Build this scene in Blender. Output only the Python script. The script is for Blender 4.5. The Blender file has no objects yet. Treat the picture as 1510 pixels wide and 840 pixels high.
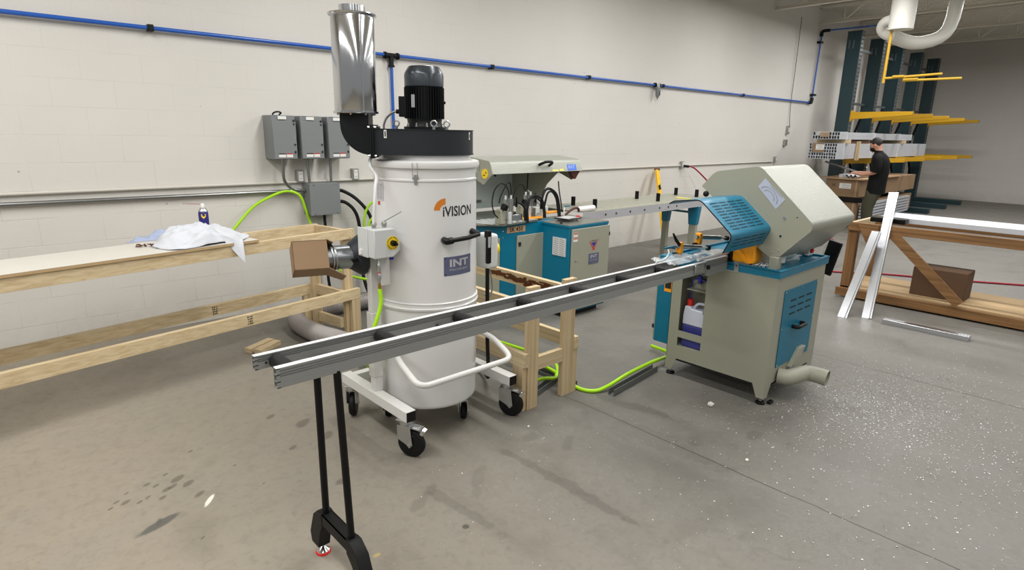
import bpy, bmesh, math, random
from mathutils import Vector, Matrix, Euler
random.seed(7)
C = bpy.context.scene.collection
V = Vector
PI = math.pi
WALL_Y = 5.663
LOC = {}          # world location of every root, so that children can be written in world coordinates

# ------------------------------------------------------------------ materials
def s(r, g, b):
    f = lambda c: (c/255/12.92) if c/255 <= .04045 else ((c/255+.055)/1.055)**2.4
    return (f(r), f(g), f(b), 1)
M = {}
def nodes(m):
    m.use_nodes = True
    return m.node_tree.nodes, m.node_tree.links, m.node_tree.nodes['Principled BSDF']
def mat(name, col, rough=.5, metal=0, bump=0, bscale=60, var=.06, vscale=6, coat=0, emit=0, trans=0, stretch=None, aniso=0):
    m = bpy.data.materials.new(name); N, L, P = nodes(m)
    tc = N.new('ShaderNodeTexCoord'); mp = N.new('ShaderNodeMapping')
    L.new(tc.outputs['Object'], mp.inputs['Vector'])
    if stretch: mp.inputs['Scale'].default_value = stretch
    no = N.new('ShaderNodeTexNoise'); no.inputs['Scale'].default_value = vscale; no.inputs['Detail'].default_value = 4
    L.new(mp.outputs[0], no.inputs['Vector'])
    mx = N.new('ShaderNodeMixRGB'); mx.blend_type = 'MIX'
    c = col
    mx.inputs[1].default_value = tuple(max(0, v*(1-var)) for v in c[:3])+(1,)
    mx.inputs[2].default_value = tuple(min(1, v*(1+var)) for v in c[:3])+(1,)
    L.new(no.outputs['Fac'], mx.inputs[0]); L.new(mx.outputs[0], P.inputs['Base Color'])
    P.inputs['Roughness'].default_value = rough; P.inputs['Metallic'].default_value = metal
    P.inputs['Coat Weight'].default_value = coat
    P.inputs['Transmission Weight'].default_value = trans
    P.inputs['Anisotropic'].default_value = aniso
    if emit:
        P.inputs['Emission Color'].default_value = c; P.inputs['Emission Strength'].default_value = emit
    if bump:
        n2 = N.new('ShaderNodeTexNoise'); n2.inputs['Scale'].default_value = bscale; n2.inputs['Detail'].default_value = 3
        L.new(mp.outputs[0], n2.inputs['Vector'])
        b = N.new('ShaderNodeBump'); b.inputs['Strength'].default_value = bump; b.inputs['Distance'].default_value = .002
        L.new(n2.outputs['Fac'], b.inputs['Height']); L.new(b.outputs[0], P.inputs['Normal'])
    M[name] = m
    return m
mat('white_paint', s(214,214,213), .28, var=.02, coat=.2)
mat('white_frame', s(210,210,207), .35, var=.03)
mat('anthracite', s(38,42,46), .45, bump=.15, bscale=300)
mat('motor_black', s(15,18,20), .42, var=.1)
mat('cowl_grey', s(62,68,74), .25, metal=.3, var=.05)
mat('galvanised', s(208,210,213), .14, metal=1, var=.05, vscale=3, bump=.6, bscale=14, stretch=(1,1,.01))
mat('duct_steel', s(150,154,158), .3, metal=1, var=.08, bump=.05)
mat('zinc', s(190,192,192), .32, metal=1, var=.12, vscale=30)
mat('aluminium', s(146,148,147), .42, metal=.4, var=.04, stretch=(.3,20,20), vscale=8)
mat('aluminium_lit', s(236,237,238), .3, metal=.35, var=.02)
mat('bright_aluminium', s(205,208,214), .26, metal=1, var=.06, stretch=(1,1,.2))
mat('profile_white', s(205,209,216), .35, metal=.35, var=.06)
mat('black_plastic', s(12,13,14), .4, var=.1)
mat('black_rubber', s(15,16,17), .6, var=.15)
mat('roller_black', s(26,26,27), .48, var=.15, bump=.1)
mat('black_steel', s(8,8,9), .5, var=.1)
mat('hub_dark', s(14,14,15), .3, var=.1)
mat('cream_grey', s(152,152,136), .42, var=.03, bump=.35, bscale=420)
mat('hammered_cream', s(154,157,147), .34, metal=.2, var=.05, bump=1, bscale=120)
mat('machine_teal', s(0,108,138), .32, var=.04, bump=.2, bscale=400)
mat('machine_teal_dark', s(0,104,132), .4, var=.04, bump=.2, bscale=400)
mat('signal_orange', s(250,165,20), .45, var=.03)
mat('box_grey', s(122,126,127), .45, var=.04)
mat('box_grey_light', s(198,201,200), .4, var=.02)
mat('label_white', s(225,225,222), .5, var=.02)
mat('ink_black', s(25,25,26), .5, var=.05)
mat('ink_red', s(190,45,35), .5, var=.05)
mat('ink_blue', s(35,45,150), .5, var=.05)
mat('logo_orange', s(205,120,25), .5, var=.02)
mat('sticker_yellow', s(240,205,30), .5, var=.04)
mat('pale_yellow', s(228,215,110), .5, var=.04)
mat('sticker_blue', s(50,110,215), .5, var=.04)
mat('plate_violet', s(110,115,145), .35, metal=.5, var=.25, vscale=18)
mat('plate_silver', s(205,206,212), .3, metal=.5, var=.1)
mat('pipe_blue', s(30,88,178), .3, var=.05, coat=.3)
mat('conduit_painted', s(200,197,188), .5, var=.04)
mat('conduit_steel', s(150,152,152), .3, metal=.9, var=.08)
mat('outlet_grey', s(160,160,156), .4, metal=.6, var=.08)
mat('hose_green', s(165,220,20), .35, var=.04)
mat('hose_red', s(150,20,45), .4, var=.05)
mat('cable_white', s(215,216,216), .4, var=.03)
mat('brass', s(190,150,70), .3, metal=1, var=.1)
mat('flex_grey', s(150,145,142), .45, metal=.2, var=.06)
mat('cardboard', s(138,112,84), .8, var=.08, vscale=4, bump=.1, stretch=(1,1,12))
mat('cardboard_pale', s(172,142,108), .8, var=.08, vscale=4)
mat('cloth_white', s(198,201,208), .85, var=.03, bump=.3, bscale=300)
mat('cloth_blue', s(158,170,196), .85, var=.08, bump=.3, bscale=300)
mat('can_blue', s(38,36,112), .35, var=.05)
mat('table_plate', s(128,130,122), .35, metal=.5, var=.15, vscale=12)
mat('bright_plate', s(222,226,226), .3, metal=.4, var=.2, vscale=14)
mat('rack_green', s(22,48,54), .45, var=.08)
mat('rack_steel', s(84,92,95), .45, metal=.4, var=.1)
mat('rack_yellow', s(192,146,6), .45, var=.06)
mat('gas_yellow', s(195,155,35), .5, var=.06)
mat('duct_white', s(215,214,206), .45, var=.03)
mat('joist_paint', s(214,209,196), .5, var=.03)
mat('ladder_yellow', s(240,190,10), .45, var=.05)
mat('red_plastic', s(215,40,35), .35, var=.03)
mat('jug_plastic', s(205,210,225), .35, var=.02)
mat('coolant_blue', s(56,60,132), .3, var=.06)
mat('skin', s(190,140,115), .5, var=.05)
mat('hair', s(28,20,18), .6, var=.2, bump=.5, bscale=200)
mat('shirt_black', s(7,7,8), .8, var=.15)
mat('trousers_olive', s(62,60,44), .85, var=.12)
mat('screen_dark', s(30,34,42), .2, var=.1)
mat('label_grey', s(178,184,200), .45, var=.04)
mat('door_hinge', s(30,30,30), .4)
mat('shelf_paper', s(205,205,205), .6)
mat('dark_brown_wood', s(96,54,34), .7, var=.15)
mat('strap_clear', s(210,214,214), .25, var=.05)
mat('bark', s(92,52,22), .9, var=.4, vscale=60, bump=1, bscale=90)
mat('particle', s(176,150,112), .85, var=.2, vscale=180)
mat('melamine', s(206,203,194), .35, var=.02)
mat('inner_light', s(222,232,226), .35, var=.05)
mat('chip_metal', s(238,239,242), .4, metal=.2, var=.1)
mat('plaster', s(225,222,214), .8, var=.05)
mat('ochre', s(205,180,90), .8, var=.2, vscale=80)
mat('galv_strut', s(120,124,122), .45, metal=.6, var=.1)
mat('dark_red', s(70,22,22), .5)
mat('cardboard_dark', s(88,64,44), .85)
mat('hole_dark', s(12,14,16), .8)

def wood(name, base, dark, stretch):
    m = bpy.data.materials.new(name); N, L, P = nodes(m)
    tc = N.new('ShaderNodeTexCoord'); mp = N.new('ShaderNodeMapping'); mp.inputs['Scale'].default_value = stretch
    L.new(tc.outputs['Object'], mp.inputs[0])
    n1 = N.new('ShaderNodeTexNoise'); n1.inputs['Scale'].default_value = 1; n1.inputs['Detail'].default_value = 5; n1.inputs['Distortion'].default_value = .6
    L.new(mp.outputs[0], n1.inputs['Vector'])
    r = N.new('ShaderNodeValToRGB'); r.color_ramp.elements[0].position = .35; r.color_ramp.elements[1].position = .62
    r.color_ramp.elements[0].color = dark; r.color_ramp.elements[1].color = base
    L.new(n1.outputs['Fac'], r.inputs[0])
    # knots
    vo = N.new('ShaderNodeTexVoronoi'); vo.inputs['Scale'].default_value = 4.2
    L.new(tc.outputs['Object'], vo.inputs['Vector'])
    kr = N.new('ShaderNodeMapRange'); kr.inputs[1].default_value = .028; kr.inputs[2].default_value = .06; kr.inputs[3].default_value = 1; kr.inputs[4].default_value = 0
    L.new(vo.outputs['Distance'], kr.inputs[0])
    mx = N.new('ShaderNodeMixRGB'); mx.inputs[2].default_value = s(120,78,44)
    L.new(kr.outputs[0], mx.inputs[0]); L.new(r.outputs[0], mx.inputs[1]); L.new(mx.outputs[0], P.inputs['Base Color'])
    P.inputs['Roughness'].default_value = .7
    b = N.new('ShaderNodeBump'); b.inputs['Strength'].default_value = .2; b.inputs['Distance'].default_value = .001
    L.new(n1.outputs['Fac'], b.inputs['Height']); L.new(b.outputs[0], P.inputs['Normal'])
    M[name] = m
wood('pine_x', s(208,190,155), s(188,166,128), (.9,52,52))
wood('pine_y', s(208,190,155), s(188,166,128), (52,.9,52))
wood('pine_z', s(202,182,146), s(182,158,120), (52,52,.9))
wood('old_wood_y', s(138,100,58), s(108,76,42), (40,1.2,40))
wood('old_wood_z', s(134,96,54), s(104,72,40), (40,40,1.2))

def wall_material():
    m = bpy.data.materials.new('painted_block_wall'); N, L, P = nodes(m)
    geo = N.new('ShaderNodeNewGeometry'); sep = N.new('ShaderNodeSeparateXYZ'); L.new(geo.outputs['Position'], sep.inputs[0])
    add = N.new('ShaderNodeMath'); add.operation = 'ADD'; add.inputs[1].default_value = -1.443+.4064*40
    ad2 = N.new('ShaderNodeMath'); ad2.operation = 'ADD'
    L.new(sep.outputs['X'], ad2.inputs[0]); L.new(sep.outputs['Y'], ad2.inputs[1])
    off = N.new('ShaderNodeMath'); off.operation = 'ADD'; off.inputs[1].default_value = -WALL_Y
    L.new(ad2.outputs[0], off.inputs[0]); L.new(off.outputs[0], add.inputs[0])
    cb = N.new('ShaderNodeCombineXYZ'); L.new(add.outputs[0], cb.inputs['X']); L.new(sep.outputs['Z'], cb.inputs['Y'])
    # wobble of the joints
    nw = N.new('ShaderNodeTexNoise'); nw.inputs['Scale'].default_value = 6; L.new(geo.outputs['Position'], nw.inputs['Vector'])
    vm = N.new('ShaderNodeVectorMath'); vm.operation = 'SCALE'; vm.inputs['Scale'].default_value = .006; L.new(nw.outputs['Color'], vm.inputs[0])
    va = N.new('ShaderNodeVectorMath'); va.operation = 'ADD'; L.new(cb.outputs[0], va.inputs[0]); L.new(vm.outputs[0], va.inputs[1])
    br = N.new('ShaderNodeTexBrick'); br.inputs['Scale'].default_value = 1; br.inputs['Brick Width'].default_value = .4064; br.inputs['Row Height'].default_value = .2032
    br.inputs['Mortar Size'].default_value = .0035; br.inputs['Mortar Smooth'].default_value = .6; br.offset = .5; br.offset_frequency = 2
    L.new(va.outputs[0], br.inputs['Vector'])
    # joints fade in and out under the paint
    nf = N.new('ShaderNodeTexNoise'); nf.inputs['Scale'].default_value = 2.3; nf.inputs['Detail'].default_value = 3; L.new(geo.outputs['Position'], nf.inputs['Vector'])
    rf = N.new('ShaderNodeMapRange'); rf.inputs[1].default_value = .38; rf.inputs[2].default_value = .62; rf.inputs[3].default_value = .15; rf.inputs[4].default_value = 1; L.new(nf.outputs['Fac'], rf.inputs[0])
    jz = N.new('ShaderNodeMapRange'); jz.inputs[1].default_value = .9; jz.inputs[2].default_value = 2.0; jz.inputs[3].default_value = 1; jz.inputs[4].default_value = .45; L.new(sep.outputs['Z'], jz.inputs[0])
    jr = N.new('ShaderNodeMath'); jr.operation = 'MULTIPLY'; L.new(rf.outputs[0], jr.inputs[0]); L.new(jz.outputs[0], jr.inputs[1])
    jm = N.new('ShaderNodeMath'); jm.operation = 'MULTIPLY'; L.new(br.outputs['Fac'], jm.inputs[0]); L.new(jr.outputs[0], jm.inputs[1])
    n1 = N.new('ShaderNodeTexNoise'); n1.inputs['Scale'].default_value = 1.4; n1.inputs['Detail'].default_value = 5; L.new(geo.outputs['Position'], n1.inputs['Vector'])
    c1 = N.new('ShaderNodeMixRGB'); c1.inputs[1].default_value = s(206,203,196); c1.inputs[2].default_value = s(215,212,206); L.new(n1.outputs['Fac'], c1.inputs[0])
    js = N.new('ShaderNodeMath'); js.operation = 'MULTIPLY'; js.inputs[1].default_value = .2; L.new(jm.outputs[0], js.inputs[0])
    c2 = N.new('ShaderNodeMixRGB'); c2.inputs[2].default_value = s(150,143,130); L.new(js.outputs[0], c2.inputs[0]); L.new(c1.outputs[0], c2.inputs[1])
    # small pock marks
    vo = N.new('ShaderNodeTexVoronoi'); vo.inputs['Scale'].default_value = 3.3; L.new(geo.outputs['Position'], vo.inputs['Vector'])
    kr = N.new('ShaderNodeMapRange'); kr.inputs[1].default_value = .018; kr.inputs[2].default_value = .03; kr.inputs[3].default_value = .6; kr.inputs[4].default_value = 0; L.new(vo.outputs['Distance'], kr.inputs[0])
    c3 = N.new('ShaderNodeMixRGB'); c3.inputs[2].default_value = s(120,112,100); L.new(kr.outputs[0], c3.inputs[0]); L.new(c2.outputs[0], c3.inputs[1])
    # scuffs low on the wall
    n5 = N.new('ShaderNodeTexNoise'); n5.inputs['Scale'].default_value = 14; n5.inputs['Detail'].default_value = 6; L.new(geo.outputs['Position'], n5.inputs['Vector'])
    zr = N.new('ShaderNodeMapRange'); zr.inputs[1].default_value = .0; zr.inputs[2].default_value = .35; zr.inputs[3].default_value = .35; zr.inputs[4].default_value = 0; L.new(sep.outputs['Z'], zr.inputs[0])
    z5 = N.new('ShaderNodeMath'); z5.operation = 'MULTIPLY'; L.new(zr.outputs[0], z5.inputs[0]); L.new(n5.outputs['Fac'], z5.inputs[1])
    c4 = N.new('ShaderNodeMixRGB'); c4.inputs[2].default_value = s(128,120,106); L.new(z5.outputs[0], c4.inputs[0]); L.new(c3.outputs[0], c4.inputs[1])
    L.new(c4.outputs[0], P.inputs['Base Color']); P.inputs['Roughness'].default_value = .62
    n3 = N.new('ShaderNodeTexNoise'); n3.inputs['Scale'].default_value = 70; n3.inputs['Detail'].default_value = 4; L.new(geo.outputs['Position'], n3.inputs['Vector'])
    h = N.new('ShaderNodeMath'); h.operation = 'MULTIPLY_ADD'; h.inputs[1].default_value = -1.3; L.new(jm.outputs[0], h.inputs[0]); L.new(n3.outputs['Fac'], h.inputs[2])
    b = N.new('ShaderNodeBump'); b.inputs['Strength'].default_value = .5; b.inputs['Distance'].default_value = .0022
    L.new(h.outputs[0], b.inputs['Height']); L.new(b.outputs[0], P.inputs['Normal'])
    M['wall'] = m
for n_ in M['hammered_cream'].node_tree.nodes:
    if n_.type == 'BUMP': n_.inputs['Distance'].default_value = .003
wall_material()

for n_ in ('black_steel','black_plastic','black_rubber','motor_black','roller_black','shirt_black','anthracite','hub_dark'): M[n_].node_tree.nodes['Principled BSDF'].inputs['Specular IOR Level'].default_value = .25
def floor_material():
    m = bpy.data.materials.new('worn_concrete'); N, L, P = nodes(m)
    geo = N.new('ShaderNodeNewGeometry'); sep = N.new('ShaderNodeSeparateXYZ'); L.new(geo.outputs['Position'], sep.inputs[0])
    def math_(op, a, b=None, c=None):
        n = N.new('ShaderNodeMath'); n.operation = op
        for i, x in enumerate((a, b, c)):
            if x is None: continue
            if isinstance(x, (int, float)): n.inputs[i].default_value = x
            else: L.new(x, n.inputs[i])
        return n.outputs[0]
    def noise(sc, det=5, dist=0):
        n = N.new('ShaderNodeTexNoise'); n.inputs['Scale'].default_value = sc; n.inputs['Detail'].default_value = det; n.inputs['Distortion'].default_value = dist
        L.new(geo.outputs['Position'], n.inputs['Vector']); return n.outputs['Fac']
    def ramp(v, a, b, lo=0, hi=1):
        n = N.new('ShaderNodeMapRange'); n.inputs[1].default_value = a; n.inputs[2].default_value = b; n.inputs[3].default_value = lo; n.inputs[4].default_value = hi
        L.new(v, n.inputs[0]); return n.outputs[0]
    def mix(f, c1, c2):
        n = N.new('ShaderNodeMixRGB')
        if isinstance(f, (int, float)): n.inputs[0].default_value = f
        else: L.new(f, n.inputs[0])
        for i, x in ((1, c1), (2, c2)):
            if isinstance(x, tuple): n.inputs[i].default_value = x
            else: L.new(x, n.inputs[i])
        return n.outputs[0]
    big = noise(.55, 4, .4); mid = noise(3, 6, .5); fine = noise(38, 6); nn = noise(9, 5, .3)
    warm = ramp(sep.outputs['X'], .2, 2.6, 1, 0)
    base = mix(ramp(big, .35, .65), s(102,100,94), s(114,112,107))
    base = mix(math_('MULTIPLY', warm, .8), base, s(156,146,129))
    base = mix(ramp(mid, .4, .75, 0, .35), base, s(128,125,117))
    base = mix(ramp(mid, .22, .42, .35, 0), base, s(94,90,82))
    base = mix(ramp(fine, .55, .8, 0, .3), base, s(88,84,77))
    base = mix(ramp(noise(17, 8, .6), .5, .72, 0, .2), base, s(84,81,74))
    base = mix(ramp(noise(24, 8, 1.0), .56, .74, 0, .13), base, s(160,156,146))
    X, Y = sep.outputs['X'], sep.outputs['Y']
    def blot(cx, cy, rx, ry, ang, col, st, wob=.9, col_in=None):
        nonlocal base
        dx = math_('ADD', X, -cx); dy = math_('ADD', Y, -cy)
        ca, sa = math.cos(ang), math.sin(ang)
        u = math_('ADD', math_('MULTIPLY', dx, ca/rx), math_('MULTIPLY', dy, sa/rx))
        v = math_('ADD', math_('MULTIPLY', dx, -sa/ry), math_('MULTIPLY', dy, ca/ry))
        d = math_('SQRT', math_('ADD', math_('MULTIPLY', u, u), math_('MULTIPLY', v, v)))
        d = math_('ADD', d, math_('MULTIPLY', math_('ADD', nn, -.5), wob*2))
        base = mix(ramp(d, .75, 1.1, st, 0), base, col)
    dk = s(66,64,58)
    # saw cut joints running towards the wall
    for cx, hw, y0 in ((2.785, .0035, 2.3), (4.945, .005, 1.9)):
        d = math_('ABSOLUTE', math_('ADD', math_('ADD', X, -cx), math_('MULTIPLY', math_('ADD', mid, -.5), .03)))
        g = math_('MULTIPLY', ramp(d, hw*.6, hw*1.5, .85, 0), ramp(Y, y0, y0+.3, 1, .0 if cx > 4 else .35))
        base = mix(g, base, s(58,55,50))
    blot(.43, 2.72, .10, .028, .35, s(84,84,80), .85, .5)
    blot(.44, 2.74, .03, .012, 1.2, s(84,84,80), .7, .5)
    for cx, cy, r in ((.62,2.98,.026),(.60,3.06,.03),(.50,3.06,.016),(.47,3.1,.018),(.53,2.99,.02),(.56,3.0,.02),(.50,2.93,.02),(.45,2.98,.014),(.41,2.96,.014),(.36,3.0,.02),(.33,3.03,.015),(.64,2.85,.024),(.30,2.99,.012),(.38,3.08,.012),(.56,3.14,.013),(.85,3.0,.01),(.72,3.3,.012),(.9,2.74,.008),(.55,2.5,.01),(1.32,3.22,.05),(1.2,3.42,.03),(1.34,2.98,.045),(1.15,2.98,.02)):
        blot(cx, cy, r*1.35, r*.7, .6, s(84,77,66), .6, .6)
    blot(.655,2.765,.05,.012,.9, s(228,224,214), .9, 1.1)
    blot(1.44, 1.817, .017, .017, 0, s(70,68,60), .85, .2)
    blot(1.05, 1.915, .020, .011, 0, s(178,158,92), .75, 1.2)
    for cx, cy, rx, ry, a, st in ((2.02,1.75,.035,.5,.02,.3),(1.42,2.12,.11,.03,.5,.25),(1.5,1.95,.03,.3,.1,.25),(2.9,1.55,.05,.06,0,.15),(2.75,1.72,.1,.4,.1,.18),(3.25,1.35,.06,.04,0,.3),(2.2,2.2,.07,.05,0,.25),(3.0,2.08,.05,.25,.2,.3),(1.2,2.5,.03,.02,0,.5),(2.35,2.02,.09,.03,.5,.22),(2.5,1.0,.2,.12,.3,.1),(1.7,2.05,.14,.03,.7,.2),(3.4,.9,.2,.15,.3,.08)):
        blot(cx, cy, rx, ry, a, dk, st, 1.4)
    # pale scratches and paint flecks
    vo = N.new('ShaderNodeTexVoronoi'); vo.inputs['Scale'].default_value = 16; L.new(geo.outputs['Position'], vo.inputs['Vector'])
    base = mix(ramp(math_('ADD', vo.outputs['Distance'], math_('MULTIPLY', noise(2.1), .22)), .125, .15, .55, 0), base, s(165,162,153))
    # hairline cracks
    v2 = N.new('ShaderNodeTexVoronoi'); v2.feature = 'DISTANCE_TO_EDGE'; v2.inputs['Scale'].default_value = .42
    dn = N.new('ShaderNodeTexNoise'); dn.inputs['Scale'].default_value = 3; dn.inputs['Detail'].default_value = 6; L.new(geo.outputs['Position'], dn.inputs['Vector'])
    sc = N.new('ShaderNodeVectorMath'); sc.operation = 'SCALE'; sc.inputs['Scale'].default_value = .25; L.new(dn.outputs['Color'], sc.inputs[0])
    ad = N.new('ShaderNodeVectorMath'); ad.operation = 'ADD'; L.new(geo.outputs['Position'], ad.inputs[0]); L.new(sc.outputs[0], ad.inputs[1]); L.new(ad.outputs[0], v2.inputs['Vector'])
    base = mix(math_('MULTIPLY', ramp(v2.outputs['Distance'], .001, .004, 1, 0), ramp(mid, .55, .75, 0, .35)), base, s(76,71,63))
    L.new(base, P.inputs['Base Color'])
    L.new(ramp(mid, .3, .7, .42, .62), P.inputs['Roughness'])
    P.inputs['Specular IOR Level'].default_value = .35
    b = N.new('ShaderNodeBump'); b.inputs['Strength'].default_value = .25; b.inputs['Distance'].default_value = .002
    L.new(math_('ADD', fine, math_('MULTIPLY', mid, 2)), b.inputs['Height']); L.new(b.outputs[0], P.inputs['Normal'])
    M['floor'] = m
floor_material()

# ------------------------------------------------------------------ mesh builder
def catmull(pts, k=8, closed=False):
    p = [V(q) for q in pts]; out = []
    n = len(p)
    if n < 3: return p
    rng = range(n) if closed else range(n-1)
    for i in rng:
        p0 = p[(i-1) % n] if closed or i > 0 else p[0]*2-p[1]
        p1 = p[i]; p2 = p[(i+1) % n]
        p3 = p[(i+2) % n] if closed or i+2 < n else p[-1]*2-p[-2]
        for j in range(k):
            t = j/k
            out.append(.5*((2*p1)+(p2-p0)*t+(2*p0-5*p1+4*p2-p3)*t*t+(3*p1-p0-3*p2+p3)*t**3))
    if not closed: out.append(p[-1])
    return out

class MB:
    def __init__(self): self.bm = bmesh.new(); self.T = None
    def v(self, p):
        p = V(p)
        if self.T: p = self.T @ p
        return self.bm.verts.new(p)
    def face(self, vs):
        try: return self.bm.faces.new(vs)
        except ValueError: return None
    def box(self, lo, hi):
        x0,y0,z0 = lo; x1,y1,z1 = hi
        c = [self.v(p) for p in ((x0,y0,z0),(x1,y0,z0),(x1,y1,z0),(x0,y1,z0),(x0,y0,z1),(x1,y0,z1),(x1,y1,z1),(x0,y1,z1))]
        for f in ((3,2,1,0),(4,5,6,7),(0,1,5,4),(1,2,6,5),(2,3,7,6),(3,0,4,7)): self.face([c[i] for i in f])
        return self
    def obox(self, c, size, rot=(0,0,0)):
        R = Euler(rot).to_matrix() if not isinstance(rot, Matrix) else rot
        c = V(c); h = V(size)/2
        vs = [self.v(c + R @ V((sx*h.x, sy*h.y, sz*h.z))) for sz in (-1,1) for sx,sy in ((-1,-1),(1,-1),(1,1),(-1,1))]
        for f in ((3,2,1,0),(4,5,6,7),(0,1,5,4),(1,2,6,5),(2,3,7,6),(3,0,4,7)): self.face([vs[i] for i in f])
        return self
    def bar(self, a, b, w, h, up=(0,0,1)):
        """box beam from a to b, w across, h along up"""
        a = V(a); b = V(b); d = (b-a); L = d.length; d.normalize()
        up = V(up); sd = d.cross(up)
        if sd.length < 1e-4: up = V((0,1,0)); sd = d.cross(up)
        sd.normalize(); up = sd.cross(d)
        R = Matrix((d, sd, up)).transposed()
        return self.obox((a+b)/2, (L, w, h), R)
    def loft(self, rings, cap=True, closed=True):
        vr = [[self.v(p) for p in r] for r in rings]
        n = len(vr[0])
        for i in range(len(vr)-1):
            for j in range(n if closed else n-1):
                self.face([vr[i][j], vr[i][(j+1) % n], vr[i+1][(j+1) % n], vr[i+1][j]])
        if cap and closed:
            self.face(vr[0][::-1]); self.face(vr[-1])
        return self
    def tube(self, pts, r, n=10, smooth=0, cap=True, closed=False):
        p = catmull(pts, smooth, closed) if smooth else [V(q) for q in pts]
        rr = r if isinstance(r, (list, tuple)) else None
        if rr and len(rr) != len(p): rr = [rr[0]+(rr[-1]-rr[0])*i/(len(p)-1) for i in range(len(p))]
        prev = None; rings = []
        for i, q in enumerate(p):
            if closed: d = p[(i+1) % len(p)]-p[i-1]
            else: d = (p[min(i+1, len(p)-1)]-p[max(i-1, 0)])
            if d.length < 1e-9: d = V((0,0,1))
            d.normalize()
            if prev is None:
                a = V((0,0,1)) if abs(d.z) < .9 else V((1,0,0))
                prev = d.cross(a).normalized()
            prev = (prev - d*prev.dot(d)).normalized()
            o = d.cross(prev); R = rr[i] if rr else r
            rings.append([q+(prev*math.cos(2*PI*k/n)+o*math.sin(2*PI*k/n))*R for k in range(n)])
        if closed: rings.append(rings[0]); cap = False
        return self.loft(rings, cap)
    def cyl(self, a, b, r, r2=None, n=24, cap=True): 
        return self.tube([a, b], [r, r if r2 is None else r2], n=n, cap=cap)
    def pipe(self, a, b, r, t=.003, n=24):
        """open hollow tube"""
        a = V(a); b = V(b); d = (b-a).normalized(); x = V((0,0,1)) if abs(d.z) < .9 else V((1,0,0))
        p = d.cross(x).normalized(); o = d.cross(p)
        ring = lambda c, R: [c+(p*math.cos(2*PI*k/n)+o*math.sin(2*PI*k/n))*R for k in range(n)]
        return self.loft([ring(a, r), ring(b, r), ring(b, r-t), ring(a, r-t), ring(a, r)], cap=False)
    def lathe(self, prof, c=(0,0,0), axis=(0,0,1), n=48, cap=True):
        c = V(c); ax = V(axis).normalized(); x = V((1,0,0)) if abs(ax.x) < .9 else V((0,1,0))
        p = (x-ax*x.dot(ax)).normalized(); o = ax.cross(p)
        return self.loft([[c+ax*z+(p*math.cos(2*PI*k/n)+o*math.sin(2*PI*k/n))*max(r, 1e-5) for k in range(n)] for r, z in prof], cap)
    def prism(self, poly, axis, a, b):
        def f(u, w, t): return {'X': (t,u,w), 'Y': (u,t,w), 'Z': (u,w,t)}[axis]
        A = [self.v(f(u, w, a)) for u, w in poly]; B = [self.v(f(u, w, b)) for u, w in poly]
        self.face(A[::-1]); self.face(B)
        for i in range(len(A)): j = (i+1) % len(A); self.face([A[i], A[j], B[j], B[i]])
        return self
    def sheet(self, path, axis, a, b, t):
        """bent sheet: open 2D path thickened by t, extruded along axis"""
        P = [V((p[0], p[1])) for p in path]; nrm = []
        for i in range(len(P)):
            d = (P[min(i+1, len(P)-1)]-P[max(i-1, 0)]).normalized(); nrm.append(V((-d.y, d.x)))
        q = [P[i]+nrm[i]*t for i in range(len(P))]
        def f(u, w, k): return {'X': (k,u,w), 'Y': (u,k,w), 'Z': (u,w,k)}[axis]
        outline = [(p.x, p.y) for p in P]+[(p.x, p.y) for p in q[::-1]]
        return self.prism(outline, axis, a, b)
    def sphere(self, c, r, n=14, m=9):
        rx, ry, rz = (r, r, r) if not isinstance(r, (tuple, list)) else r
        c = V(c)
        rings = [[c+V((rx*math.sin(PI*i/m)*math.cos(2*PI*k/n), ry*math.sin(PI*i/m)*math.sin(2*PI*k/n), -rz*math.cos(PI*i/m))) for k in range(n)] for i in range(1, m)]
        vr = [[self.v(p) for p in r_] for r_ in rings]
        for i in range(len(vr)-1):
            for j in range(n): self.face([vr[i][j], vr[i][(j+1) % n], vr[i+1][(j+1) % n], vr[i+1][j]])
        b = self.v(c-V((0,0,rz))); t = self.v(c+V((0,0,rz)))
        for j in range(n): self.face([b, vr[0][(j+1) % n], vr[0][j]]); self.face([t, vr[-1][j], vr[-1][(j+1) % n]])
        return self
    def torus(self, c, R, r, axis=(0,0,1), n=48, m=8, a0=0, a1=2*PI):
        ax = V(axis).normalized(); x = V((1,0,0)) if abs(ax.x) < .9 else V((0,1,0))
        p = (x-ax*x.dot(ax)).normalized(); o = ax.cross(p); c = V(c)
        full = abs(a1-a0-2*PI) < 1e-6
        k = n if full else n+1
        pts = [c+(p*math.cos(a0+(a1-a0)*i/n)+o*math.sin(a0+(a1-a0)*i/n))*R for i in range(k)]
        return self.tube(pts, r, n=m, closed=full)
    def quad(self, a, b, c, d): self.face([self.v(x) for x in (a,b,c,d)]); return self
    def text(self, body, h, fn, sx=1.0, align='CENTER', shear=0, bold=0):
        cu = bpy.data.curves.new('t', 'FONT'); cu.body = body; cu.align_x = align; cu.size = h/.7; cu.resolution_u = 3; cu.shear = shear; cu.offset = bold
        ob = bpy.data.objects.new('t', cu); C.objects.link(ob)
        dg = bpy.context.evaluated_depsgraph_get(); dg.update()
        me = bpy.data.meshes.new_from_object(ob.evaluated_get(dg))
        vs = [self.v(fn(v.co.x*sx, v.co.y)) for v in me.vertices]
        for p in me.polygons: self.face([vs[i] for i in p.vertices])
        bpy.data.objects.remove(ob); bpy.data.curves.remove(cu); bpy.data.meshes.remove(me)
        return self
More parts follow.
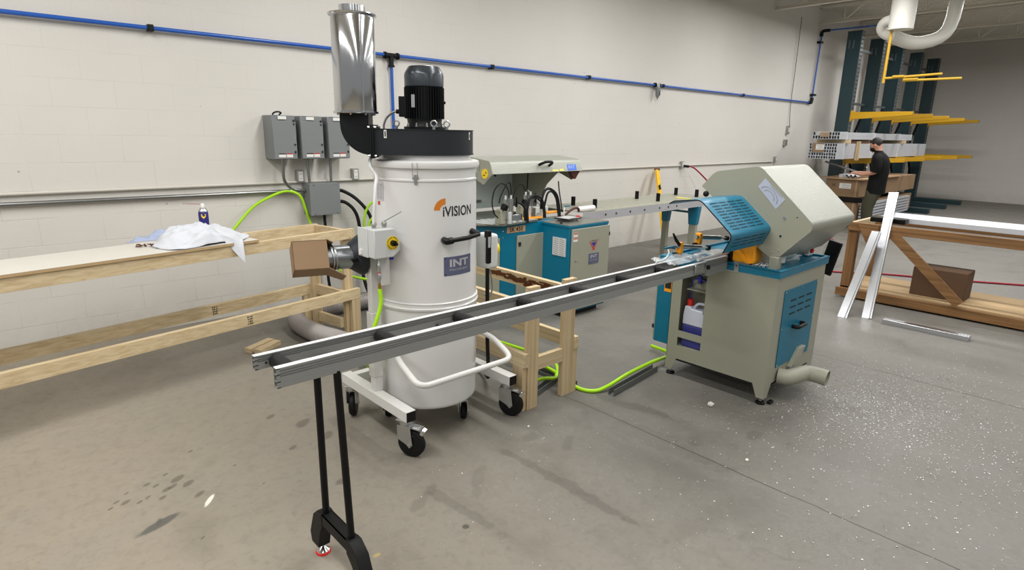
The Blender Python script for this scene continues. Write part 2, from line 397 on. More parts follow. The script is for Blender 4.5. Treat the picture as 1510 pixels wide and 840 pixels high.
    def build(self, name, m, parent=None, label=None, cat=None, group=None, bevel=0, angle=38, flat=False, kind=None, weld=True, seg=2):
        bm = self.bm
        if weld: bmesh.ops.remove_doubles(bm, verts=bm.verts, dist=1e-5)
        bmesh.ops.recalc_face_normals(bm, faces=bm.faces)
        if parent is None:
            xs = [v.co for v in bm.verts]
            lo = V((min(v.x for v in xs), min(v.y for v in xs), min(v.z for v in xs))); hi = V((max(v.x for v in xs), max(v.y for v in xs), max(v.z for v in xs)))
            base = V(((lo.x+hi.x)/2, (lo.y+hi.y)/2, lo.z))
        else: base = LOC[parent.name]
        bmesh.ops.translate(bm, verts=bm.verts, vec=-base)
        me = bpy.data.meshes.new(name); bm.to_mesh(me); bm.free()
        if not flat:
            for p in me.polygons: p.use_smooth = True
            me.set_sharp_from_angle(angle=math.radians(angle))
        me.materials.append(M[m] if isinstance(m, str) else m)
        o = bpy.data.objects.new(name, me); C.objects.link(o)
        if parent is None: o.location = base
        else: o.parent = parent
        LOC[o.name] = base
        if bevel:
            b = o.modifiers.new('edge', 'BEVEL'); b.width = bevel; b.segments = seg; b.limit_method = 'ANGLE'; b.angle_limit = math.radians(40); b.harden_normals = False
        if label: o['label'] = label
        if cat: o['category'] = cat
        if group: o['group'] = group
        if kind: o['kind'] = kind
        return o
def thing(name, label, cat, loc, group=None):
    o = bpy.data.objects.new(name, None); C.objects.link(o); o.location = loc; o.empty_display_size = .1
    LOC[o.name] = V(loc); o['label'] = label; o['category'] = cat
    if group: o['group'] = group
    return o
def dup(o, parent=None, offset=(0,0,0), label=None, rotz=0):
    c = o.copy(); C.objects.link(c); c.parent = parent
    if parent is None: c.location = o.location+V(offset); c.rotation_euler.z += rotz
    if label: c['label'] = label
    for ch in list(o.children): dup(ch, c)
    return c
def dup_part(o, parent, offset):
    c = o.copy(); C.objects.link(c); c.parent = parent; c.location = o.location+V(offset)
    for ch in list(o.children): dup(ch, c)
    return c
def onplane(o, u, w, lift=(0,0,0)):
    o = V(o)+V(lift); u = V(u).normalized(); w = V(w).normalized()
    return lambda a, b: o+u*a+w*b
def oncyl(c, R, phi, z):
    return lambda a, b: V((c[0]+R*math.cos(phi+a/R), c[1]+R*math.sin(phi+a/R), z+b))
def arc(c, r, a0, a1, n):
    return [(c[0]+r*math.cos(a0+(a1-a0)*i/n), c[1]+r*math.sin(a0+(a1-a0)*i/n)) for i in range(n+1)]
def rounded(pts, r, n=4):
    """round the corners of an open 2D/3D path"""
    P = [V(p) for p in pts]; out = [P[0]]
    for i in range(1, len(P)-1):
        a, b, c = P[i-1], P[i], P[i+1]
        d1 = (a-b); d2 = (c-b); rr = min(r, d1.length*.45, d2.length*.45)
        s1 = b+d1.normalized()*rr; s2 = b+d2.normalized()*rr
        for k in range(n+1):
            t = k/n; out.append(s1*(1-t)**2+b*2*t*(1-t)+s2*t*t)
    out.append(P[-1]); return out
# ------------------------------------------------------------------ the setting
def struct(mb, name, m, **k): return mb.build(name, m, kind='structure', **k)
struct(MB().box((-7,-8,-.2), (24,WALL_Y+.2,0)), 'floor', 'floor')
struct(MB().box((-7,WALL_Y,0), (24,WALL_Y+.2,4.6)), 'wall_back', 'wall')
struct(MB().box((22,-8,0), (22.2,WALL_Y,4.6)), 'wall_right', 'wall')
# ribbed metal roof deck, ribs along the joists' cross direction
mb = MB(); path = []; x = -7.0
while x < 22:
    path += [(x,4.42),(x+.09,4.42),(x+.11,4.46),(x+.15,4.46)]; x += .17
poly = path+[(22.1,4.42),(22.1,4.6),(-7.0,4.6)]
P_ = [mb.v((a,-8,b)) for a,b in path]; Q_ = [mb.v((a,WALL_Y,b)) for a,b in path]
for i in range(len(path)-1): mb.face([P_[i],P_[i+1],Q_[i+1],Q_[i]])
a = [mb.v((-7,-8,4.55)),mb.v((22,-8,4.55)),mb.v((22,WALL_Y,4.55)),mb.v((-7,WALL_Y,4.55))]; mb.face(a)
struct(mb, 'ceiling', 'joist_paint', flat=True)
mb = MB().box((-7,WALL_Y-.03,4.36), (22,WALL_Y-.002,4.42)); struct(mb, 'trim_1', 'joist_paint')
# open web roof joists
def joist(x, label):
    t = thing('roof_joist', label, 'joist', (x,-8,4.06), 'open web roof joists')
    MB().box((x-.05,-8,4.05), (x+.05,WALL_Y-.001,4.062)).box((x-.012,-8,4.062), (x+.012,WALL_Y-.001,4.11)).build('bottom_chord', 'joist_paint', t)
    MB().box((x-.05,-8,4.36), (x+.05,WALL_Y-.001,4.415)).build('top_chord', 'joist_paint', t)
    y = WALL_Y-.5; k = 0
    while y > -3.2:
        MB().bar((x,y,4.08), (x,y-.36,4.38), .03, .03, up=(1,0,0)).build('web_strut', 'joist_paint', t); MB().bar((x,y,4.08), (x,y+.02,4.38), .02, .02, up=(1,0,0)).build('web_strut', 'joist_paint', t); y -= .72
for i, jx in enumerate((12.03,14.1,16.5,18.7)):
    joist(jx, ('cream steel roof joist crossing the hanging wire, nearest of the ceiling joists','cream steel roof joist directly above the blue pipe corner','cream steel roof joist behind the top of the first green rack column','farthest cream steel roof joist beyond the rack columns')[i])

# ------------------------------------------------------------------ blue air line and its fittings
YP = WALL_Y-.045
t = thing('air_pipe', 'long blue compressed air pipe running along the block wall and up its far end', 'pipe', (5,YP,2.44))
LOC[t.name] = V((5,YP,2.44))
MB().tube([(-1.5,YP,2.44),(14.05,YP,2.455)], .0165, n=14).build('main_run', 'pipe_blue', t)
MB().tube([(14.13,YP,2.5),(14.2,YP,3.87)], .0165, n=14).build('riser', 'pipe_blue', t)
MB().tube([(14.2,YP-.03,3.93),(14.2,4.35,3.93)], .0165, n=14).build('cross_run', 'pipe_blue', t)
MB().tube([(3.49,YP,2.4),(3.50,YP,1.2)], .0165, n=14).build('drop_pipe', 'pipe_blue', t)
m_ = MB().cyl((3.405,YP,2.44),(3.575,YP,2.44),.026,n=16); m_.cyl((3.49,YP,2.44),(3.49,YP,2.34),.026,n=16)
for xx in (3.41,3.555): m_.cyl((xx,YP,2.44),(xx+.02,YP,2.44),.034,n=16)
m_.cyl((3.49,YP,2.35),(3.49,YP,2.33),.034,n=16); m_.build('tee_fitting', 'black_plastic', t)
MB().tube([(14.0,YP,2.455),(14.1,YP,2.455),(14.13,YP,2.49),(14.135,YP,2.56)], .034, n=12, smooth=4).build('elbow_fitting', 'black_plastic', t)
MB().tube([(14.2,YP,3.82),(14.2,YP,3.9),(14.2,YP-.04,3.93),(14.2,YP-.16,3.93)], .034, n=12, smooth=4).build('elbow_fitting', 'black_plastic', t)
MB().cyl((14.2,4.5,3.93),(14.2,4.22,3.93),.034,n=12).build('coupling', 'black_plastic', t)
for xx in (1.32,4.85,6.6,8.38,11.0): MB().box((xx-.022,YP-.028,2.418+(xx>5)*.008), (xx+.022,WALL_Y,2.468+(xx>5)*.008)).build('pipe_clip', 'black_plastic', t, bevel=.006)
for zz in (2.62,3.7): MB().box((14.1,YP-.035,zz-.02), (14.25,WALL_Y,zz+.02)).build('pipe_clip', 'black_plastic', t)
t = thing('filter_regulator', 'small grey filter regulator bowl hanging from the blue air pipe', 'regulator', (8.2,YP,2.26))
MB().box((8.175,YP-.04,2.41),(8.25,WALL_Y-.005,2.48)).build('valve_body', 'zinc', t, bevel=.006)
m_ = MB().cyl((8.15,YP-.005,2.45),(8.176,YP-.005,2.45),.034,n=16); m_.cyl((8.25,YP-.005,2.45),(8.28,YP-.005,2.45),.034,n=16); m_.build('collar', 'black_plastic', t)
MB().lathe([(.036,.15),(.042,.12),(.036,.08),(.032,.03),(.02,0),(.008,-.01),(.006,-.035)], (8.212,YP-.03,2.27)).build('bowl', 'box_grey', t)
MB().box((8.205,YP-.068,2.3),(8.225,YP-.058,2.37)).build('sight_window', 'black_plastic', t)

# ------------------------------------------------------------------ conduits and electrical boxes
MB().tube([(-1.5,WALL_Y-.02,1.205),(12.62,WALL_Y-.02,1.215)], .014, n=10).build('electrical_conduit', 'conduit_painted', label='thin wall-coloured conduit running level along the whole block wall', cat='conduit')
t = thing('steel_conduit', 'bare steel conduit sweeping down from the leftmost electrical box and along the wall', 'conduit', (2.25,5.6,1.12))
MB().tube([(2.25,5.52,1.43),(2.25,5.53,1.3),(2.27,5.55,1.22),(2.35,5.58,1.15),(2.48,5.59,1.125)], .014, n=12, smooth=6).build('bend', 'conduit_steel', t)
MB().tube([(-1.5,WALL_Y-.03,1.142),(1.9,WALL_Y-.03,1.128),(2.35,WALL_Y-.03,1.128),(2.48,5.6,1.125)], .016, n=12, smooth=4).build('straight_run', 'conduit_steel', t)
MB().tube([(2.50,5.56,1.42),(2.51,5.56,1.19)], .013, n=12).build('conduit_drop', 'conduit_steel', label='short vertical steel conduit under the middle of the three wall boxes', cat='conduit', group='conduit drops under the disconnect boxes')
MB().tube([(2.735,5.56,1.42),(2.73,5.56,1.19)], .013, n=12).build('conduit_drop', 'conduit_steel', label='short vertical steel conduit under the rightmost of the three wall boxes', cat='conduit', group='conduit drops under the disconnect boxes')
def switch_cabinet(x0, x1, label, extra):
    z0, z1, y0, y1 = 1.43, 1.815, 5.45, WALL_Y-.002
    t = thing('electrical_cabinet', label, 'electrical box', ((x0+x1)/2,5.55,z0), 'grey disconnect boxes on the wall')
    MB().box((x0,y0+.008,z0),(x1,y1,z1)).build('enclosure', 'box_grey', t, bevel=.004)
    MB().box((x0+.002,y0,z0+.004),(x1+.004,y0+.008,z1-.05)).build('door', 'box_grey', t, bevel=.002)
    MB().box((x0+.055,y0-.003,z1-.035),(x0+.13,y0+.007,z1-.008)).build('name_label', 'label_white', t)
    MB().text('SIEMENS', .009, onplane((x0+.045,y0+.006,z1-.008),(1,0,0),(0,0,1)), sx=1).build('maker_lettering', 'machine_teal', t, flat=True)
    MB().box((x0+.04,y0-.002,z0+.018),(x0+.105,y0,z0+.05)).build('warning_label', 'label_white', t)
    MB().box((x0+.112,y0-.002,z0+.018),(x0+.17,y0,z0+.05)).build('warning_label', 'label_white', t)
    m_ = MB().box((x0+.04,y0-.003,z0+.044),(x0+.105,y0-.0021,z0+.053)); m_.build('label_header', 'ink_black', t)
    MB().box((x0+.112,y0-.003,z0+.044),(x0+.17,y0-.0021,z0+.053)).build('label_header', 'ink_red', t)
    m_ = MB()
    for zz, h in ((z1-.045,.018),(z1-.075,.012),(z0+.13,.014),(z0+.065,.02)): m_.box((x1-.02,y0-.008,zz-h/2),(x1-.008,y0,zz+h/2))
    m_.build('latch', 'ink_black', t)
    MB().box((x1,y0+.02,z0+.1),(x1+.012,y0+.045,z1-.06)).build('side_handle', 'black_plastic', t, bevel=.002)
    if extra: MB().box((x0-.004,y0+.06,z1-.09),(x0,y0+.11,z1-.07)).build('indicator', 'machine_teal', t)
    if not extra: MB().tube([(x0+.03,5.5,z1),(x0+.04,5.5,z1+.018),(x0+.07,5.49,z1+.03),(x0+.1,5.48,z1+.022),(x0+.09,5.5,z1+.005)], .007, n=8, smooth=4).build('cord_loop', 'black_plastic', t)
switch_cabinet(2.15,2.36,'grey wall disconnect box with a black cord loop on its top, leftmost of three', False)
switch_cabinet(2.41,2.62,'grey wall disconnect box in the middle of the row of three', True)
switch_cabinet(2.675,2.885,'grey wall disconnect box nearest the silencer, rightmost of three', True)
t = thing('junction_box', 'square plain grey junction box below the three wall disconnects', 'junction box', (2.63,5.55,.895))
MB().box((2.48,5.505,.895),(2.785,WALL_Y-.002,1.195)).build('enclosure', 'box_grey', t, bevel=.003)
MB().box((2.478,5.497,.893),(2.787,5.505,1.197)).build('cover', 'box_grey', t, bevel=.002)
m_ = MB()
for xx in (2.52,2.75): 
    for zz in (.905,1.185): m_.cyl((xx,5.497,zz),(xx,5.493,zz),.006,n=10)
m_.build('cover_screw', 'zinc', t)
MB().cyl((2.64,5.56,.895),(2.64,5.56,.84),.014,n=12).build('cable_gland', 'black_plastic', t)
def outlet(x, z, label, white=True, w=.07, h=.115):
    t = thing('wall_outlet', label, 'outlet', (x,WALL_Y,z-h/2), None)
    MB().box((x-w/2,WALL_Y-.05,z-h/2),(x+w/2,WALL_Y-.001,z+h/2)).build('back_box', 'outlet_grey', t, bevel=.003)
    if white:
        MB().box((x-.022,WALL_Y-.055,z-.045),(x+.022,WALL_Y-.0495,z+.045)).build('receptacle', 'label_white', t, bevel=.002)
        m_ = MB()
        for dz in (.022,-.022):
            m_.box((x-.01,WALL_Y-.057,z+dz-.006),(x-.007,WALL_Y-.0549,z+dz+.006)); m_.box((x+.007,WALL_Y-.057,z+dz-.006),(x+.01,WALL_Y-.0549,z+dz+.006))
        m_.build('socket_slot', 'ink_black', t)
outlet(3.03,1.262,'metal double outlet box on the conduit, right of the junction box')
outlet(2.45,1.262,'metal double outlet box half hidden behind the left wall cabinet conduits')
outlet(9.15,1.225,'outlet box on the long wall with the red cord plugged in')
outlet(12.72,1.26,'small outlet box at the far end of the wall conduit behind the grey saw hood')
outlet(13.15,1.86,'pale switch box at the foot of the hanging wire', True, .09,.17)
outlet(13.1,1.6,'small tan box on the wall below the pale switch box', False, .11,.13)
MB().tube([(13.05,5.6,4.06),(13.1,5.62,3.2),(13.14,5.64,2.4),(13.15,WALL_Y-.05,1.94)], .006, n=6, smooth=6).build('hanging_wire', 'ink_black', label='thin dark wire hanging from the roof joist down the far wall', cat='wire')
t = thing('extension_cord', 'dark red power cord drooping from the wall outlet behind the blue guard', 'cord', (9.2,5.4,.3))
MB().tube([(9.17,WALL_Y-.06,1.2),(9.3,5.5,1.18),(9.55,5.35,.95),(9.8,5.2,.68),(10.0,5.1,.3),(10.3,5.0,.02),(10.9,4.5,.012),(11.0,3.7,.012)], .013, n=8, smooth=6).build('cable', 'hose_red', t)
MB().cyl((9.16,WALL_Y-.055,1.205),(9.22,WALL_Y-.12,1.2),.022,n=10).build('plug', 'black_plastic', t)
MB().tube([(7.9,3.4,.012),(8.23,2.86,.012),(8.45,2.5,.012),(8.67,2.27,.012),(9.0,1.6,.012),(9.6,.6,.012)], .012, n=8, smooth=6).build('extension_cord', 'hose_red', label='red cord lying across the floor behind the saw and under the wooden cart', cat='cord')

# cables between junction box and trunking
MB().tube([(2.785,5.56,1.12),(2.85,5.54,1.105),(2.95,5.48,1.03),(3.04,5.42,.9),(3.07,5.38,.76),(3.04,5.3,.55),(3.02,5.2,.3),(3.05,5.0,.06),(3.1,4.6,.03),(3.2,4.2,.03)], .017, n=12, smooth=6).build('power_cable', 'black_rubber', label='upper black power cable curving out of the junction box', cat='cable', group='black cables from the junction box')
MB().tube([(2.785,5.56,1.01),(2.86,5.54,.995),(2.93,5.5,.92),(2.965,5.48,.8),(2.965,5.46,.6),(2.96,5.44,.3),(2.98,5.3,.05),(3.05,4.9,.03),(3.1,4.4,.03)], .017, n=12, smooth=6).build('power_cable', 'black_rubber', label='lower black power cable dropping behind the bench end from the junction box', cat='cable', group='black cables from the junction box')
MB().tube([(2.64,5.56,.85),(2.64,5.55,.7),(2.63,5.54,.3),(2.64,5.5,.05)], .014, n=10, smooth=4).build('power_cable', 'black_rubber', label='black cable hanging straight down under the junction box', cat='cable', group='black cables from the junction box')
MB().tube([(1.71,5.56,.76),(1.76,5.57,.80),(1.955,5.6,.985),(2.1,5.6,1.07),(2.28,5.59,1.13),(2.40,5.56,1.09),(2.45,5.56,.96),(2.49,5.56,.82),(2.55,5.5,.55),(2.7,5.3,.33),(2.95,5.1,.25),(3.1,4.9,.2)], .013, n=10, smooth=8).build('air_hose', 'hose_green', label='lime green hose arching over the steel conduit behind the bench', cat='hose', group='lime green hoses')
MB().tube([(3.3,5.3,1.02),(3.17,5.35,1.03),(3.06,5.4,.98),(3.0,5.42,.85),(3.0,5.42,.65),(3.02,5.38,.35),(3.05,5.2,.1),(3.08,4.8,.03)], .012, n=10, smooth=8).build('air_hose', 'hose_green', label='outer lime green hose looping down beside the black cables', cat='hose', group='lime green hoses')
MB().tube([(3.3,5.3,.92),(3.2,5.33,.92),(3.1,5.37,.87),(3.04,5.4,.78),(3.025,5.4,.6),(3.06,5.33,.3),(3.1,5.1,.06),(3.12,4.8,.03)], .012, n=10, smooth=8).build('air_hose', 'hose_green', label='inner lime green hose looping down beside the white collector', cat='hose', group='lime green hoses')

# ------------------------------------------------------------------ timber benches
def frame_bench(name, label, cat, T, L, W, top, low, base, ext_leg=True):
    pass
BO = V((2.40,4.515,0)); BA = math.radians(10.4)       # front right corner of the long bench, its turn against the wall
T = Matrix.Translation(BO) @ Matrix.Rotation(BA, 4, 'Z')
bench = thing('timber_bench', 'long unfinished pine bench frame along the wall, with a low shelf frame', 'workbench', tuple(BO))
def B(mb=None): m_ = MB(); m_.T = T; return m_
Lb = 3.6
B().box((-Lb,0,.822),(0,.038,.905)).build('front_beam', 'pine_x', bench, bevel=.0015)
B().box((-Lb,.42,.822),(-.05,.458,.905)).build('rear_beam', 'pine_x', bench, bevel=.0015)
B().box((-.09,.038,.818),(-.052,.42,.9)).build('end_beam', 'pine_y', bench, bevel=.0015)
B().box((-Lb,-.005,.30),(.03,.033,.388)).build('lower_front_beam', 'pine_x', bench, bevel=.0015)
B().box((-Lb,.42,.30),(-.05,.458,.388)).build('lower_rear_beam', 'pine_x', bench, bevel=.0015)
B().box((-.135,.033,.30),(-.097,.42,.386)).build('lower_end_beam', 'pine_y', bench, bevel=.0015)
for lx in (0,-1.75,-3.4):
    if lx < -1: continue
    B().box((lx-.095,.038,0),(lx-.01,.076,.822)).build('post', 'pine_z', bench, bevel=.0015)
    B().box((lx-.06,-.003,0),(lx+.025,.033,.30)).build('post', 'pine_z', bench, bevel=.0015)
    B().box((lx-.17,.382,0),(lx-.085,.42,.822)).build('post', 'pine_z', bench, bevel=.0015)
    B().box((lx-.235,.425,0),(lx-.17,.46,.30)).build('post', 'pine_z', bench, bevel=.0015)
    B().box((lx-.13,.076,.05),(lx-.095,.40,.135)).build('foot_brace', 'pine_y', bench, bevel=.0015)
B().box((-3.4,.038,0),(-3.31,.076,.822)).build('post', 'pine_z', bench); B().box((-3.4,.382,0),(-3.31,.42,.822)).build('post', 'pine_z', bench)
m_ = B()
for bx, zc in ((-1.10,.345),):
    pass
def stamp(bx, y, z, w, h, par):
    m_ = B(); rnd = random.Random(int(bx*100))
    for r in range(4):
        zz = z+h/2-(r+.5)*h/4
        for k in range(3):
            xx = bx-w/2+(k+.2+.3*rnd.random())*w/3
            m_.box((xx,y-.0015,zz-.003),(xx+w*.22,y-.0003,zz+.003)); 
            if rnd.random() > .4: m_.box((xx,y-.0015,zz-.008),(xx+.003,y-.0003,zz+.008))
    m_.build('grade_stamp', 'ink_black', par)
stamp(-.98,-.005,.344,.045,.07,bench); stamp(-1.02,.42,.344,.045,.07,bench)
m_ = B()
for (xx, zz) in ((-.02,.845),(-.02,.885),(-.045,.835),(-.045,.875),(-.05,.06),(-.02,.1)): m_.cyl((xx,.0005,zz),(xx,-.0015,zz),.0028,n=8)
m_.build('screw', 'ink_black', bench)
bt = B().box((-Lb,-.012,.9055),(-.86,.45,.922)).build('board_top', 'particle', label='white faced particle board panel lying on the left part of the pine bench', cat='board')
B().box((-Lb,-.0115,.9225),(-.8605,.4495,.9235)).build('laminate_face', 'melamine', bt)
LOC[bt.name] = bt.location.copy()

# things on the bench
def cloth(name, label, m, cx, cy, z0, pts, hfun, grp='cloth rags on the bench'):
    """crumpled cloth: closed outline sampled radially, height from hfun, hanging corner allowed"""
    mb = MB(); n = 72; rings = 26
    T2 = Matrix.Translation(V((cx,cy,0)))
    out = catmull([(p[0],p[1],0) for p in pts], 12, True)
    def ray_r(a):
        best = .01
        for i in range(len(out)):
            p, q = out[i], out[(i+1) % len(out)]
            d = V((math.cos(a), math.sin(a))); e = V((q.x-p.x, q.y-p.y)); det = d.x*(-e.y)-d.y*(-e.x)
            if abs(det) < 1e-9: continue
            t_ = (p.x*(-e.y)-p.y*(-e.x))/det; u_ = (d.x*p.y-d.y*p.x)/det
            if 0 <= u_ <= 1 and t_ > best: best = t_
        return best
    R = [ray_r(2*PI*k/n) for k in range(n)]
    top = []; bot = []
    for i in range(rings+1):
        f = i/rings; rt = []; rb = []
        for k in range(n):
            a = 2*PI*k/n; x = R[k]*f*math.cos(a); y = R[k]*f*math.sin(a); h = hfun(x, y, f, a)
            rt.append((cx+x, cy+y, z0+h+.004)); rb.append((cx+x, cy+y, z0+h))
        top.append(rt); bot.append(rb)
    mb.loft(top, cap=False); mb.loft(bot[::-1], cap=False)
    mb.loft([top[-1], bot[-1]], cap=False)
    return mb.build(name, m, label=label, cat='cloth', group=grp, angle=80)
from mathutils import noise as mn
def fold(x, y, sc, sd): return mn.noise(V((x*sc, y*sc, sd)))
def ridge(x, y, sc, sd): return 1-abs(mn.noise(V((x*sc, y*sc, sd))))*2.2
Ti = T.inverted()
def h_big(x, y, f, a):
    p = Ti @ V((1.22+x, 4.50+y, 0))
    base = .085*max(0, 1-((x+.02)/.30)**2-((y-.05)/.30)**2)
    h = base+.026*max(0, ridge(x, y*1.6, 5.5, 2.1))**2+.018*max(0, ridge(x+.3, y, 12, 7.7))**2+.004*fold(x, y, 25, 1)+.003
    h *= min(1, (1-f)*5+.22)
    d = -.016-p.y
    if d > 0: h = -2.6*d+.004+.006*math.sin(x*60)
    return h
cloth('cloth', 'large crumpled white cloth with one corner hanging over the bench edge', 'cloth_white', 1.22, 4.50, .9245,
      [(-.22,-.245),(-.08,-.22),(.08,-.16),(.17,-.12),(.195,-.245),(.235,-.13),(.33,.02),(.25,.1),(.12,.22),(-.02,.28),(-.14,.22),(-.3,.02),(-.3,-.12)], h_big)
def h_small(x, y, f, a):
    h = .03*max(0, 1-(x/.16)**2-(y/.12)**2)+.03*max(0, ridge(x, y, 11, 4.4))+.008*fold(x, y, 30, 3)+.003
    return h*min(1, (1-f)*4+.2)
cloth('cloth', 'small bluish rag bunched up at the left of the white cloth', 'cloth_blue', 1.06, 4.78, .9245,
      [(-.24,-.07),(-.1,-.06),(.03,-.12),(.12,-.06),(.14,.05),(.02,.1),(-.1,.03),(-.24,-.03)], h_small)
t = thing('spray_can', 'dark blue spray can with a yellow emblem and white nozzle behind the white cloth', 'spray can', (1.33,4.80,.9245))
MB().lathe([(.033,0),(.034,.005),(.034,.16),(.031,.17)], (1.33,4.80,.9245), n=28).build('can_body', 'can_blue', t)
MB().lathe([(.031,.17),(.029,.18),(.02,.196),(.012,.2)], (1.33,4.80,.9245), n=28).build('shoulder', 'zinc', t)
m_ = MB().lathe([(.014,.198),(.014,.222),(.008,.23)], (1.33,4.80,.9245), n=16); m_.build('nozzle', 'label_white', t)
MB().tube([(1.325,4.80,1.148),(1.21,4.845,1.157)], .002, n=6).build('straw', 'hose_red', t)
cf = oncyl((1.33,4.80), .0362, math.atan2(-4.80,-1.33), 1.065)
m_ = MB(); m_.face([m_.v(cf(a, b)) for a, b in ((-.016,.014),(.016,.014),(.016,-.006),(0,-.02),(-.016,-.006))][::-1]); m_.build('emblem', 'sticker_yellow', t, flat=True)
MB().text('WD', .009, lambda a, b: cf(a, b-.002)+V((-.0008,-.0008,0)), sx=1, bold=.0).build('emblem_lettering', 'ink_blue', t, flat=True)
rnd = random.Random(3)
for i, (bx, by, n_) in enumerate(((.86,4.52,1),(.93,4.50,1),(1.0,4.53,1))):
    m_ = MB()
    for k in range(9):
        a = rnd.random()*3; m_.obox((bx+rnd.uniform(-.035,.035),by+rnd.uniform(-.014,.014),.932+rnd.uniform(-.003,.008)),(rnd.uniform(.015,.03),rnd.uniform(.006,.012),rnd.uniform(.004,.009)),(rnd.uniform(-.4,.4),rnd.uniform(-.3,.3),a))
    m_.build('wood_bark', 'bark', label=('leftmost clump of brown bark crumbs on the white board','middle clump of brown bark crumbs on the white board','rightmost clump of brown bark crumbs on the white board, nearest the rag')[i], cat='bark', group='bark crumbs on the board', bevel=.001, seg=1)

# offcuts on the floor
t = thing('wood_offcut', 'short pine offcut lying flat on the floor, left one of the pair', 'wood block', (1.62,4.64,0), 'pine offcuts on the floor')
for k, (nm, dy, lab) in enumerate((('a', 0, None), ('b', 1, None))):
    pass
C.objects.unlink(t); bpy.data.objects.remove(t)
ang = math.atan2(.16,.2)
MB().obox((1.60,4.66,.019),(.26,.062,.038),(0,0,math.radians(28))).build('wood_offcut', 'pine_x', label='pine offcut block on the floor, the far one of the pair', cat='wood block', group='pine offcuts on the floor', bevel=.002)
MB().obox((1.637,4.585,.019),(.24,.062,.038),(0,0,math.radians(30))).build('wood_offcut', 'pine_x', label='pine offcut block on the floor, the near one of the pair', cat='wood block', group='pine offcuts on the floor', bevel=.002)

# ribbed flexible hose on the floor
path = catmull([(3.3,5.1,.085),(2.85,5.08,.085),(2.55,5.10,.085),(2.32,5.10,.085),(2.15,5.07,.085),(2.04,4.96,.085),(1.99,4.74,.085),(2.0,4.45,.085),(2.06,4.2,.085),(2.1,3.9,.085),(2.05,3.55,.085),(1.95,3.25,.085)], 60)
acc = [0]
for i in range(1, len(path)): acc.append(acc[-1]+(path[i]-path[i-1]).length)
Rr = [.075+.0035*math.sin(a*2*PI/.019) for a in acc]
MB().tube(path, Rr, n=22).build('flexible_duct', 'flex_grey', label='grey ribbed flexible extraction hose curving on the floor under the pine bench', cat='hose', angle=80)

# ------------------------------------------------------------------ second timber frame, across the room
fr = thing('timber_stand', 'pine stand with bark-damaged top rail standing between the collector and the saws', 'timber stand', (2.65,2.9,0))
def fb(lo, hi, nm, m): return MB().box(lo, hi).build(nm, m, fr, bevel=.0015)
fb((2.83,2.50,.655),(2.868,3.85,.742),'top_rail','pine_y'); fb((2.442,2.50,.61),(2.48,3.85,.70),'top_rail','pine_y')
fb((2.868,2.455,.31),(2.906,3.85,.398),'lower_rail','pine_y'); fb((2.405,2.455,.295),(2.443,3.85,.385),'lower_rail','pine_y')
fb((2.443,2.462,0),(2.535,2.50,.80),'post','pine_z'); fb((2.405,2.47,0),(2.443,2.56,.295),'post','pine_z')
fb((2.765,2.462,0),(2.868,2.50,.80),'post','pine_z'); fb((2.868,2.463,0),(2.906,2.55,.31),'post','pine_z')
fb((2.535,2.465,.25),(2.765,2.5,.338),'cross_rail','pine_x')
fb((2.48,2.50,.70),(2.83,2.538,.742),'cross_rail','pine_x')
for y0 in (3.76,):
    fb((2.443,y0,0),(2.535,y0+.038,.64),'post','pine_z'); fb((2.775,y0,0),(2.868,y0+.038,.66),'post','pine_z'); fb((2.535,y0,.25),(2.775,y0+.038,.338),'cross_rail','pine_x')
# torn bark strip on the damaged rail
mb = MB(); rnd = random.Random(11)
for k in range(150):
    f = rnd.random(); y = 3.25-.75*f; zc = .722-.05*(1-abs(f-.7)*.9)*(.5+.5*rnd.random()); wv = .012+.02*f
    mb.obox((2.8295-.002,y,max(.664,min(.728,zc+rnd.uniform(-wv,wv)))), (.006,rnd.uniform(.02,.07),rnd.uniform(.004,.012)), (rnd.uniform(-.25,.1),0,rnd.uniform(-.08,.08)))
mb.build('torn_bark', 'bark', fr, label='dark torn bark and splinters along the rail', bevel=.0)

# steel strut channels and the hose on the floor
def channel(a, b, w, h, label):
    a = V(a); b = V(b); d = (b-a).normalized(); sd = V((-d.y,d.x,0))
    mb = MB()
    for o, ww, hh, z in ((0,w,.004,.002),(w/2-.002,.004,h,h/2),(-w/2+.002,.004,h,h/2)):
        mb.bar(a+sd*o+V((0,0,z)), b+sd*o+V((0,0,z)), ww, hh)
    return mb.build('strut_channel', 'galv_strut', label=label, cat='channel', group='steel channels on the floor')
channel((3.03,2.255,0),(3.63,2.315,0),.045,.045,'grey steel channel on the floor leading to the foot of the near saw')
channel((2.955,2.52,0),(2.935,3.75,0),.07,.03,'grey steel channel on the floor running back beside the pine stand')
channel((2.535,2.56,0),(2.90,2.66,0),.045,.04,'short steel channel on the floor between the posts of the pine stand')
MB().tube([(2.99,4.2,.02),(2.98,3.5,.045),(2.985,2.9,.045),(2.95,2.66,.045),(2.93,2.47,.015),(2.975,2.36,.014),(3.08,2.325,.03),(3.3,2.33,.055),(3.6,2.345,.06),(3.9,2.37,.05),(4.0,2.6,.03)], .0135, n=10, smooth=8).build('air_hose', 'hose_green', label='lime green hose on the floor curving round to the near saw', cat='hose', group='lime green hoses')
MB().tube([(2.60,4.0,.015),(2.62,3.4,.015),(2.70,3.0,.015),(2.72,2.78,.015),(2.80,2.66,.055),(2.9,2.64,.05),(3.1,2.9,.05),(3.12,3.6,.02)], .0125, n=10, smooth=8).build('air_hose', 'hose_green', label='lime green hose on the floor between the posts of the pine stand', cat='hose', group='lime green hoses')

